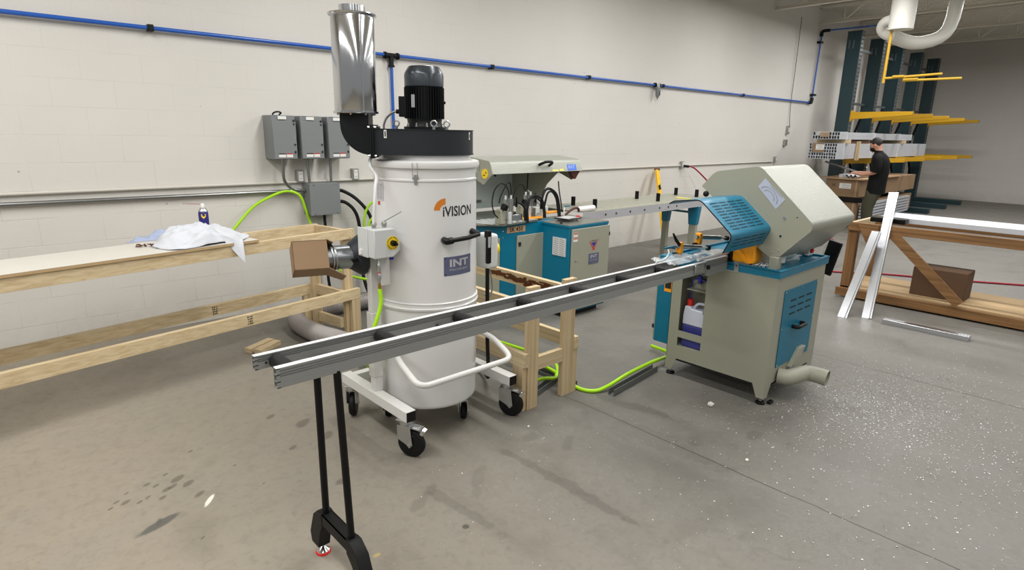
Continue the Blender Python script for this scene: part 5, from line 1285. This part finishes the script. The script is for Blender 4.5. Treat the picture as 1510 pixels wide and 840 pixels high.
# ladder leaning on the wall: seen edge-on, both stiles
ld_ = thing('ladder', 'yellow stepladder folded and leaning against the block wall behind the outfeed table', 'ladder', (8.1,5.3,0))
for k, (dx, m_n) in enumerate(((0,'ladder_yellow'),(.40,'ladder_yellow'))):
    MB().bar((7.95+dx*.45,5.07+dx*.28,0.0),(8.22+dx*.45,5.50+dx*.28,1.17),.075,.03,up=(0,1,0)).build('stile', m_n, ld_, bevel=.003)
for i in range(4):
    f_ = .15+.22*i; a = V((7.95,5.07,0)).lerp(V((8.22,5.50,1.17)), f_); b = a+V((.18,.112,0))
    MB().bar(a, b, .06, .02).build('rung', 'zinc', ld_)
MB().obox((8.25,5.52,1.175),(.09,.05,.035)).build('top_cap', 'dark_brown_wood', ld_, bevel=.004)
for f_ in (.78,.38):
    a = V((7.95,5.07,0)).lerp(V((8.22,5.50,1.17)), f_); MB().obox(a+V((-.02,-.035,0)),(.02,.03,.07),(-.35,0,0)).build('black_label', 'ink_black', ld_)
# ------------------------------------------------------------------ cantilever rack at the far right
def column(x, label):
    t = thing('rack_column', label, 'rack column', (x,5.05,0), 'green cantilever rack columns')
    MB().box((x-.07,4.80,0),(x+.07,5.07,3.86)).build('column_web', 'rack_green', t, bevel=.004)
    MB().box((x-.075,4.785,0),(x+.075,4.80,3.86)).build('front_flange', 'rack_steel', t)
    m_ = MB()
    for k in range(46): m_.box((x-.05,4.782,.15+.08*k),(x-.02,4.7855,.18+.08*k)); m_.box((x+.02,4.782,.15+.08*k),(x+.05,4.7855,.18+.08*k))
    m_.build('punched_holes', 'hole_dark', t)
    m_ = MB()
    for dy in (.05,.13): m_.box((x-.0715,5.06-dy-.015,3.52),(x-.0695,5.06-dy+.015,3.68))
    m_.build('web_slot', 'rack_steel', t)
    MB().box((x-.09,3.7,0),(x+.09,5.25,.12)).build('base', 'rack_green', t, bevel=.004)
    for zz in (2.16,1.24): 
        m_ = MB(); m_.prism([(4.785,zz-.06),(3.66,zz+.02),(3.66,zz+.09),(4.785,zz+.09)], 'X', x-.05, x+.05); m_.build('arm', 'rack_yellow', t, bevel=.004)
        MB().box((x-.075,4.77,zz-.10),(x+.075,4.785,zz+.12)).build('arm_plate', 'rack_yellow', t)
colx = (14.2,15.6,17.0,18.6,20.2)
for i, x in enumerate(colx): column(x, ('dark green rack column nearest the blue pipe, first of the row','second dark green rack column from the blue pipe','third dark green rack column, just inside the picture on the right','fourth green rack column from the blue pipe, beyond the worker','last green rack column at the far end of the row')[i])
for i in range(4):
    a, b = colx[i], colx[i+1]
    t = thing('rack_brace', ('steel bracing between the first and second green rack columns','steel bracing between the second and third green rack columns','steel bracing between the third and fourth green rack columns','steel bracing between the fourth and last green rack columns')[i], 'brace', ((a+b)/2,5.0,0), 'rack bracing')
    for zz in (2.45,3.55): MB().bar((a+.07,5.0,zz),(b-.07,5.0,zz),.05,.05).build('tie_bar', 'rack_steel', t)
    MB().bar((a+.07,5.0,.6),(b-.07,5.0,2.3),.04,.04,up=(0,1,0)).build('diagonal', 'hub_dark', t); MB().bar((a+.07,5.0,2.4),(b-.07,5.0,.7),.04,.04,up=(0,1,0)).build('diagonal', 'hub_dark', t)
# bundles of aluminium profiles
def bundle(x0, x1, y0, y1, z0, z1, nx, nz, label, tags, cutaway=0):
    t = thing('profile_bundle', label, 'profile bundle', ((x0+x1)/2,(y0+y1)/2,z0), 'aluminium profile bundles')
    w = (y1-y0)/nx; h = (z1-z0)/nz
    for j in range(nz):
        for i in range(nx):
            yy = y0+w*(i+.5)+(.25*w if j % 2 else 0)*.0; zz = z0+h*(j+.5); xs = x0+random.uniform(-.015,.015)
            m_ = MB(); a, b, g = w*.49, h*.49, min(w,h)*.12
            m_.loft([[(xs,yy-a,zz-b),(xs,yy+a,zz-b),(xs,yy+a,zz+b),(xs,yy-a,zz+b)],[(x1,yy-a,zz-b),(x1,yy+a,zz-b),(x1,yy+a,zz+b),(x1,yy-a,zz+b)]], cap=False)
            m_.loft([[(xs,yy-a,zz-b),(xs,yy+a,zz-b),(xs,yy+a,zz+b),(xs,yy-a,zz+b)],[(xs,yy-a+g,zz-b+g),(xs,yy+a-g,zz-b+g),(xs,yy+a-g,zz+b-g),(xs,yy-a+g,zz+b-g)],[(xs+.25,yy-a+g,zz-b+g),(xs+.25,yy+a-g,zz-b+g),(xs+.25,yy+a-g,zz+b-g),(xs+.25,yy-a+g,zz+b-g)]], cap=False)
            m_.build('profile', 'profile_white', t, flat=True); m_ = MB(); m_.box((xs+.03,yy-a+g*.5,zz-b+g*.5),(xs+.04,yy+a-g*.5,zz+b-g*.5))
            m_.build('hollow_shade_insert', 'hole_dark', t, flat=True)  # dark plate added as the shade within each open profile end
    for q_, (ty, tz, tw, th, mm) in enumerate(tags):
        x0 -= .003*q_
        g_ = MB().box((x0-.024,ty-tw/2,tz-th/2),(x0-.018,ty+tw/2,tz+th/2)).build('paper_tag', mm, t)
        if mm == 'label_white' or mm == 'cardboard_pale':
            m_ = MB()
            for r in range(4): m_.box((x0-.0255,ty-tw*.38,tz+th*(.3-.2*r)-.003),(x0-.0242,ty+tw*(.38-.1*(r % 3)),tz+th*(.3-.2*r)+.003))
            m_.build('tag_print', 'box_grey', g_)
    for sx in (x0+.35,x0+1.9,x0+3.6):
        if sx < x1-.2:
            m_ = MB()
            for a, b in (((y0-.006,z0-.006),(y1+.006,z0-.001)),((y0-.006,z1+.001),(y1+.006,z1+.006)),((y0-.006,z0),(y0-.001,z1)),((y1+.001,z0),(y1+.006,z1))): m_.box((sx,a[0],a[1]),(sx+.02,b[0],b[1]))
            m_.build('strap', 'strap_clear', t)
    return t
bundle(11.95,17.8,4.19,4.68,1.333,1.615,11,5,'large stack of pale aluminium profiles with open ends, lower bundle on the rack',[(4.51,1.535,.19,.16,'cardboard'),(4.48,1.545,.14,.095,'label_white')])
bundle(12.0,16.5,4.19,4.67,1.69,1.82,10,2,'smaller strapped bundle of pale aluminium profiles lying on top of the larger bundle',[(4.44,1.773,.15,.085,'cardboard_pale'),(4.56,1.785,.06,.055,'label_white')])
for i, (x, l) in enumerate(((12.35,'first timber bearer between the two profile bundles, nearest their open ends'),(13.8,'timber bearer between the two profile bundles just beyond the first rack arm'),(15.8,'timber bearer between the two profile bundles behind the worker'))):
    MB().box((x,4.13,1.618),(x+.09,4.71,1.686)).build('timber_bearer', 'pine_y', label=l, cat='timber', group='timber bearers between bundles', bevel=.003)
MB().box((12.9,4.125,1.30),(12.96,4.18,1.66)).build('timber_strip', 'pine_z', label='upright pine strip tied to the side of the large profile bundle', cat='timber', bevel=.002)
MB().box((12.6,4.22,1.618),(13.7,4.66,1.66)).build('brown_board', 'dark_brown_wood', label='dark brown board lying between the two profile bundles', cat='board', bevel=.002)
# long cardboard cartons under the rack
def carton(x0, x1, y0, y1, z0, z1, label, mk=True):
    t = thing('long_carton', label, 'box', ((x0+x1)/2,(y0+y1)/2,z0), 'cardboard cartons under the rack')
    MB().box((x0,y0,z0),(x1,y1,z1)).build('carton_body', 'cardboard', t, bevel=.006)
    MB().box((x0-.002,y0+.04,z0+.01),(x0+.0,y0+.07,z1-.01)).build('tape', 'cardboard_pale', t)
    if mk:
        lb = MB().box((x0-.004,y0+.15,z1-.17),(x0-.001,y0+.36,z1-.07)).build('shipping_label', 'label_white', t)
        m_ = MB()
        for r in range(4): m_.box((x0-.0055,y0+.165,z1-.155+.02*r),(x0-.0042,y0+.33-.03*(r % 2),z1-.149+.02*r))
        m_.build('label_print', 'box_grey', lb)
        m_ = MB(); m_.bar((x0-.003,y0+.43,z1-.14),(x0-.003,y0+.50,z1-.08),.002,.007,up=(0,-.6,.7)); m_.bar((x0-.003,y0+.43,z1-.08),(x0-.003,y0+.50,z1-.14),.002,.007,up=(0,.6,.7)); m_.build('cross_mark', 'ink_black', t)
carton(12.8,16.5,3.98,4.60,.60,.93,'upper long brown carton with a white label and a cross mark, under the rack')
carton(12.85,16.5,4.0,4.62,.13,.50,'lower long brown carton beneath the dark bearers, under the rack', False)
MB().box((12.82,3.9,.505),(12.95,4.7,.595)).build('dark_bearer', 'hub_dark', label='black bearer between the two cartons, near end', cat='timber', group='black bearers'); MB().box((15.0,3.9,.505),(15.13,4.7,.595)).build('dark_bearer', 'hub_dark', label='black bearer between the two cartons, far end beyond the worker', cat='timber', group='black bearers')
MB().box((12.9,4.2,0),(13.05,4.6,.125)).build('dark_bearer', 'hub_dark', label='black bearer on the floor under the near end of the lower carton', cat='timber', group='black bearers'); MB().box((15.0,4.1,0),(15.0,4.6,.125)).build('dark_bearer', 'hub_dark', label='black bearer on the floor under the far end of the lower carton', cat='timber', group='black bearers')
MB().box((12.75,3.92,.935),(15.2,4.72,.955)).build('carton_cover_board', 'cardboard_pale', label='thin tan sheet covering the upper carton', cat='sheet')
t = thing('profile_pack', 'small pack of white profiles on the upper carton at the worker\'s hands', 'profile bundle', (13.2,4.22,.957))
for i in range(3): 
    m_ = MB(); y = 4.10+.075*i
    m_.pipe((12.85,y,1.0),(14.4,y,1.0),.036,.006,n=4); m_.build('profile', 'profile_white', t, flat=True)
MB().box((12.87,4.34,.957),(14.4,4.40,1.03)).build('wrapped_profile', 'profile_white', t, bevel=.004)
MB().bar((12.95,4.75,1.26),(13.4,4.25,1.06),.12,.03).build('leaning_profile', 'bright_aluminium', label='flat aluminium bar sloping down towards the worker\'s hands', cat='profile')
for i in range(6):
    MB().box((12.95,3.90,.14+.06*i),(16.0,3.965,.18+.06*i)).build('white_profile', 'profile_white', label='pale profile stacked beside the cartons behind the worker, %s from the floor' % ('first','second','third','fourth','fifth','sixth')[i], cat='profile', group='pale profiles beside the cartons')

# white flue and yellow gas pipe
t = thing('white_duct', 'white cylindrical duct with an elbow hanging below the roof at the right', 'duct', (10.9,3.2,3.3))
MB().cyl((11.0,3.20,3.33),(11.0,3.20,4.40),.17,n=32).build('vertical_duct', 'duct_white', t)
MB().tube([(11.3,3.36,3.28),(11.25,3.47,3.32),(11.18,3.52,3.40),(11.1,3.46,3.48),(11.0,3.30,3.50)], .075, n=24, smooth=4).build('elbow', 'duct_white', t)
MB().tube([(11.3,3.40,3.29),(11.6,3.15,3.20),(11.95,2.9,3.3),(12.1,2.8,3.6),(12.1,2.8,4.4)], .10, n=24, smooth=3).build('branch_duct', 'duct_white', t)
t = thing('gas_pipe', 'thin yellow gas pipe dropping from the roof beside the white duct', 'pipe', (11.0,3.31,2.56))
MB().tube([(11.0,3.318,4.4),(11.0,3.318,2.56)], .021, n=12).build('drop', 'gas_yellow', t)
MB().tube([(11.0,3.31,2.63),(11.0,2.55,2.66)], .018, n=10).build('branch', 'gas_yellow', t)
MB().obox((11.0,3.12,2.65),(.05,.16,.035)).obox((11.0,2.95,2.60),(.05,.2,.03)).build('valve', 'gas_yellow', t, bevel=.008)
MB().tube([(11.0,3.05,2.585),(11.0,2.3,2.585)], .018, n=10).build('branch', 'gas_yellow', t)

# ------------------------------------------------------------------ wooden cart with leaning profiles
wc = thing('wooden_cart', 'low wooden cart frame with gusset corners at the right edge behind the saw', 'cart', (7.3,1.4,0))
wx0, wx1, wy0, wy1 = 7.08, 7.92, .55, 2.24
for (x, y) in ((wx0,wy1-.09),(wx1-.09,wy1-.09),(wx0,wy0),(wx1-.09,wy0)): MB().box((x,y,.1),(x+.09,y+.09,.82)).build('post', 'old_wood_z', wc, bevel=.003)
for x in (wx0-.038,wx1):
    MB().box((x,wy0,.02),(x+.038,wy1+.03,.11)).build('bottom_rail', 'old_wood_y', wc, bevel=.003); MB().box((x,wy0,.745),(x+.038,wy1,.835)).build('top_rail', 'old_wood_y', wc, bevel=.003)
for y in (wy0,wy1-.038): MB().box((wx0,y,.745),(wx1,y+.038,.83)).build('end_rail', 'pine_x', wc, bevel=.003)
MB().box((wx0,wy0,.11),(wx1,wy1,.125)).build('shelf_board', 'particle', wc)
MB().prism([(wy1,.83),(wy1-.42,.83),(wy1-.42,.77),(wy1-.08,.60),(wy1,.60)][::-1] and [(wy1-.09,.835),(wy1-.30,.835),(wy1-.30,.70),(wy1-.22,.60)], 'X', wx0-.055, wx0-.04).build('gusset', 'old_wood_y', wc, bevel=.001)
MB().bar((wx0-.05,wy1-.40,.79),(wx0-.05,wy1-1.1,.15),.02,.09,up=(0,.6,.7)).build('diagonal_brace', 'old_wood_y', wc)
for (x, y) in ((wx0+.1,wy0+.1),(wx1-.1,wy0+.1),(wx0+.1,wy1-.15),(wx1-.1,wy1-.15)): MB().cyl((x-.02,y,.05),(x+.02,y,.05),.05,n=18).build('wheel', 'black_rubber', wc)
MB().box((wx0+.18,1.15,.126),(wx0+.5,1.62,.42)).build('carton', 'cardboard_dark', label='brown box standing on the lower shelf of the wooden cart', cat='box', bevel=.006)
# loads on the cart top, seen behind the saw hood
MB().box((wx0+.25,.7,.845),(wx1-.1,2.02,.90)).build('white_profile', 'profile_white', label='pale profile lying across the top of the wooden cart', cat='profile', bevel=.004)
MB().box((wx0+.1,1.75,.845),(wx0+.24,2.08,.90)).build('dark_profile', 'hub_dark', label='short dark block on the top of the wooden cart', cat='block', bevel=.01)
def u_profile(foot, at, L, w, d, label, m='bright_aluminium', tw=0):
    foot = V(foot); dd = (V(at)-foot).normalized(); top = foot+dd*L
    sdv = V((0,-1,0)); sdv = (sdv-dd*sdv.dot(dd)).normalized(); n = dd.cross(sdv)
    Rm2 = Matrix((dd,sdv,n)).transposed()
    t = thing('aluminium_profile', label, 'profile', tuple(foot), 'aluminium profiles leaning on the cart')
    mid = (foot+top)/2
    m_ = MB(); m_.obox(mid,(L,w,.004),Rm2); m_.obox(mid+sdv*(w/2-.002)+n*d/2*1,(L,.004,d),Rm2); m_.obox(mid-sdv*(w/2-.002)+n*d/2,(L,.004,d),Rm2); m_.build('web_face', m, t)
    m_ = MB(); m_.obox(mid-n*.006+sdv*(w*.30),(L,.006,.010),Rm2); m_.build('groove_strip', 'aluminium', t)
    return t
u_profile((6.22,1.905,0),(6.86,1.90,.835),1.0,.085,.03,'shorter aluminium profile leaning on the cart, left one of the two')
u_profile((6.38,1.735,0),(7.02,1.87,.845),1.47,.085,.04,'longer aluminium profile leaning on the cart, right one of the two')
MB().box((6.30,.9,.0),(6.38,1.58,.045)).build('aluminium_profile', 'bright_aluminium', label='short aluminium profile lying flat on the floor by the wooden cart', cat='profile', bevel=.003)

# metal chips scattered over the floor
m_ = MB(); rnd = random.Random(21)
def flake(x, y, s_):
    a = rnd.random()*PI; u = V((math.cos(a),math.sin(a),0))*s_; w = V((-math.sin(a),math.cos(a),0))*s_*rnd.uniform(.25,.9); z = .0005+rnd.random()*.003
    p = V((x,y,z)); A = m_.v(p+u); B_ = m_.v(p+w+V((0,0,rnd.random()*s_*.8))); C_ = m_.v(p-u); D_ = m_.v(p-w+V((0,0,rnd.random()*s_*.5))); m_.face([A,B_,C_]); m_.face([A,C_,D_])
for k in range(2600):
    flake(rnd.gauss(4.25,.42), rnd.gauss(1.0,.30), rnd.uniform(.002,.0055))
for k in range(1500): flake(rnd.gauss(4.2,.9), rnd.gauss(.55,.6), rnd.uniform(.002,.0055))
for k in range(600): flake(rnd.uniform(1.4,5.5), rnd.uniform(-.5,2.3), rnd.uniform(.0015,.004))
m_.build('metal_chips', 'chip_metal', label='bright metal chips strewn over the floor in front of the near saw', cat='metal chips', flat=True, kind='stuff', weld=False)
def crumb(x, y, s_, label, m='plaster', grp='crumbs on the floor'):
    k = MB(); rr = random.Random(int(x*1000)); k.sphere((x,y,s_*.55),(s_,s_*.8,s_*.6),10,7)
    for v in k.bm.verts: v.co += V((rr.uniform(-.25,.25),rr.uniform(-.25,.25),rr.uniform(-.2,.2)))*s_; v.co.z = max(.0005,v.co.z)
    k.build('debris_crumb', m, label=label, cat='debris', group=grp, flat=True)
crumb(3.40,1.73,.022,'pale crumpled crumb on the floor just left of the near saw foot')
crumb(2.30,2.30,.008,'tiny white crumb on the floor beside the pine stand post')
crumb(2.93,1.25,.010,'small white crumb on the floor along the saw-cut joint')
crumb(2.05,.62,.007,'white speck on the floor near the bottom edge, right of centre')

# ------------------------------------------------------------------ worker
PX_, PY_ = 12.55, 3.68
wk = thing('person', 'worker in black polo shirt, olive trousers and face mask, looking down at his hands', 'person', (PX_,PY_-.02,0))
def skin_mesh(name, verts, edges, m, parent, root=0, sub=2, extra=None):
    me = bpy.data.meshes.new(name); base = LOC[parent.name]
    me.from_pydata([tuple(V(v[0])-base) for v in verts], edges, []); o = bpy.data.objects.new(name, me); C.objects.link(o); o.parent = parent; LOC[name] = base
    o.modifiers.new('skin', 'SKIN'); 
    if not me.skin_vertices:
        bm = bmesh.new(); bm.from_mesh(me); lay = bm.verts.layers.skin.verify(); bm.to_mesh(me); bm.free()
    for i, v in enumerate(verts):
        r = v[1]; r = r if isinstance(r, tuple) else (r, r); me.skin_vertices[0].data[i].radius = r; me.skin_vertices[0].data[i].use_root = (i == root)
    sb_ = o.modifiers.new('sub', 'SUBSURF'); sb_.levels = sub; sb_.render_levels = sub
    o.modifiers['skin'].use_smooth_shade = True; me.materials.append(M[m]); o.data.name = name
    LOC[o.name] = base
    return o
# facing +y (to the left in the picture), head bent down; x is depth
def P_(x, y, z): return (PX_+x, PY_+y, z)
vb = [ (P_(0,-.05,.92),.09), (P_(0,-.06,1.12),.11), (P_(0,-.05,1.32),.13), (P_(0,-.03,1.43),.085), (P_(0,.0,1.50),.055),
       (P_(0,.03,1.58),(.075,.09)), (P_(0,.045,1.66),(.07,.085)),
       # left leg (far, forward) 7-10
       (P_(.10,-.04,.86),.06), (P_(.11,.08,.50),.055), (P_(.11,.05,.12),.042), (P_(.11,.17,.045),.032),
       # right leg (near camera) 11-14
       (P_(-.10,-.05,.86),.06), (P_(-.11,.0,.48),.055), (P_(-.11,-.04,.12),.042), (P_(-.11,.08,.045),.032),
       # right arm (near) 15-18
       (P_(-.19,-.05,1.38),.055), (P_(-.22,-.09,1.12),.042), (P_(-.17,.16,1.06),.033), (P_(-.12,.27,1.08),.027),
       # left arm (far) 19-22
       (P_(.19,-.03,1.38),.055), (P_(.22,-.0,1.13),.042), (P_(.17,.20,1.08),.033), (P_(.10,.31,1.09),.027)]
eb = [(0,1),(1,2),(2,3),(3,4),(4,5),(5,6),(0,7),(7,8),(8,9),(9,10),(0,11),(11,12),(12,13),(13,14),(2,15),(15,16),(16,17),(17,18),(2,19),(19,20),(20,21),(21,22)]
def hand(w, base, fx):
    n0_ = len(vb); vb.append((P_(base[0],base[1]+.045,base[2]),(.034,.014))); eb.append((w,n0_))
    for k in range(4):
        dx = (-.03+.02*k)*fx; L = (.028,.033,.031,.024)[k]; i0 = len(vb)
        vb.append((P_(base[0]+dx,base[1]+.085,base[2]+.002),.0085)); vb.append((P_(base[0]+dx*1.1,base[1]+.085+L,base[2]-.008),.0078)); vb.append((P_(base[0]+dx*1.1,base[1]+.083+L*1.7,base[2]-.026),.0068))
        eb.extend([(n0_,i0),(i0,i0+1),(i0+1,i0+2)])
    i0 = len(vb); vb.append((P_(base[0]+.038*fx,base[1]+.045,base[2]+.002),.010)); vb.append((P_(base[0]+.05*fx,base[1]+.075,base[2]-.006),.008)); eb.extend([(n0_,i0),(i0,i0+1)])
hand(18,(-.12,.27,1.08),1); hand(22,(.10,.31,1.09),-1)
skin_mesh('body', vb, eb, 'skin', wk)
# head, ear, nose
hd = MB(); T5 = Matrix.Translation(V(P_(0,.055,1.60))) @ Matrix.Rotation(math.radians(-24), 4, 'X'); hd.T = T5
hd.sphere((0,0,0),(.075,.095,.115),20,14); hd.sphere((0,.095,-.015),(.014,.02,.022),10,8); hd.sphere((0,.07,-.085),(.035,.03,.03),12,8)
for sx in (-1,1): hd.sphere((.076*sx,-.008,-.01),(.012,.024,.034),10,8)
hd.build('head', 'skin', wk)
hr = MB(); hr.T = T5
hr.sphere((0,-.022,.035),(.083,.094,.098),20,12); hr.sphere((0,.04,.085),(.060,.045,.035),14,8); hr.sphere((0,-.052,-.01),(.066,.042,.06),14,8)
hr.build('hair', 'hair', wk)
mk_ = MB(); mk_.T = T5; mk_.sphere((0,.05,-.055),(.068,.068,.052),16,10); mk_.build('face_mask', 'black_rubber', wk)
ey = MB(); ey.T = T5
for sx in (-1,1): ey.sphere((.03*sx,.086,.01),(.012,.008,.006),8,6)
ey.build('eyes', 'ink_black', wk)
ms = MB(); ms.T = T5
for sx in (-1,1): ms.tube([(.062*sx,.05,-.035),(.078*sx,.0,-.01)], .003, n=6)
ms.build('mask_strap', 'black_rubber', wk)
# clothing
m_ = MB()
rg = [(.73,-.06,.195,.155),(.80,-.06,.19,.152),(.95,-.065,.183,.15),(1.15,-.075,.188,.152),(1.30,-.065,.205,.148),(1.40,-.045,.18,.125),(1.45,-.03,.11,.09),(1.485,-.012,.068,.07),(1.505,-.0,.064,.068)]
m_.loft([[P_(rx*math.cos(2*PI*k/28), cy+ry*math.sin(2*PI*k/28), z) for k in range(28)] for z, cy, rx, ry in rg])
m_.tube([P_(-.12,-.05,1.37),P_(-.19,-.06,1.34),P_(-.225,-.085,1.22),P_(-.228,-.07,1.12)], [.09,.072], n=16, smooth=5)
m_.tube([P_(.12,-.04,1.37),P_(.19,-.03,1.34),P_(.225,-.01,1.22),P_(.225,.01,1.13)], [.09,.072], n=16, smooth=5)
m_.build('polo_shirt', 'shirt_black', wk)
vt = [(P_(0,-.06,.90),(.12,.11)),(P_(0,-.06,.84),(.12,.11)),(P_(.095,-.02,.72),.125),(P_(.11,.09,.48),.10),(P_(.11,.06,.22),.088),(P_(.11,.05,.09),.08),(P_(-.095,-.045,.72),.125),(P_(-.11,.0,.46),.10),(P_(-.11,-.03,.22),.088),(P_(-.11,-.03,.09),.08)]
skin_mesh('trousers', vt, [(0,1),(1,2),(2,3),(3,4),(4,5),(1,6),(6,7),(7,8),(8,9)], 'trousers_olive', wk)
for sx, dy in ((.11,.0),(-.11,-.08)):
    m_ = MB(); m_.loft([[P_(sx-.045,dy-.02,0),P_(sx+.045,dy-.02,0),P_(sx+.05,dy+.12,0),P_(sx+.045,dy+.26,0),P_(sx-.045,dy+.26,0),P_(sx-.05,dy+.12,0)],[P_(sx-.045,dy-.02,.05),P_(sx+.045,dy-.02,.05),P_(sx+.05,dy+.12,.05),P_(sx+.04,dy+.25,.04),P_(sx-.04,dy+.25,.04),P_(sx-.05,dy+.12,.05)],[P_(sx-.04,dy-.01,.10),P_(sx+.04,dy-.01,.10),P_(sx+.035,dy+.10,.10),P_(sx+.03,dy+.15,.07),P_(sx-.03,dy+.15,.07),P_(sx-.035,dy+.10,.10)]]); m_.build('shoe', 'black_rubber', wk, bevel=.008, seg=2)
MB().obox(P_(-.16,.10,1.2),(.002,.02,.03)).build('shirt_badge', 'label_white', wk)
# ------------------------------------------------------------------ light
def strip(x, y, L=2.4, W=.35, e=70, along='Y'):
    ld = bpy.data.lights.new('ceiling_strip_light', 'AREA'); ld.shape = 'RECTANGLE'
    ld.size = W if along == 'Y' else L; ld.size_y = L if along == 'Y' else W; ld.energy = e; ld.color = (1.0,.985,.965)
    o = bpy.data.objects.new('ceiling_strip_light', ld); C.objects.link(o); o.location = (x,y,3.9)
for x in (-3.5,-.2,3.1,6.4,9.7,13.0,16.6):
    for y in (-5.0,-2.2,.6,3.0):
        strip(x, y, e={3.0:92,.6:52,-2.2:34}.get(y, 26))
w = bpy.data.worlds.new('World'); bpy.context.scene.world = w; w.use_nodes = True
w.node_tree.nodes['Background'].inputs[0].default_value = (1,.995,.98,1); w.node_tree.nodes['Background'].inputs[1].default_value = .3

# ------------------------------------------------------------------ camera
pit, roll, yaw, fpx = 0.249206, 0.0183052, 0.820420, 881.358
fw = V((math.cos(yaw)*math.cos(pit), math.sin(yaw)*math.cos(pit), -math.sin(pit)))
r_ = fw.cross(V((0,0,1))).normalized(); u_ = r_.cross(fw)
r2 = r_*math.cos(roll)+u_*math.sin(roll); u2 = -r_*math.sin(roll)+u_*math.cos(roll)
cam = bpy.data.cameras.new('camera'); co = bpy.data.objects.new('camera', cam); C.objects.link(co)
cam.sensor_width = 36; cam.lens = 36*fpx/1510; cam.clip_end = 100; cam.clip_start = .05
co.matrix_world = Matrix.Translation(V((0,0,1.70))) @ Matrix((r2, u2, -fw)).transposed().to_4x4()
sc = bpy.context.scene; sc.camera = co
sc.view_settings.view_transform = 'Standard'; sc.view_settings.look = 'None'; sc.view_settings.gamma = 1; sc.view_settings.exposure = -.1
sc.view_settings.use_curve_mapping = False
sc.cycles.use_denoising = True
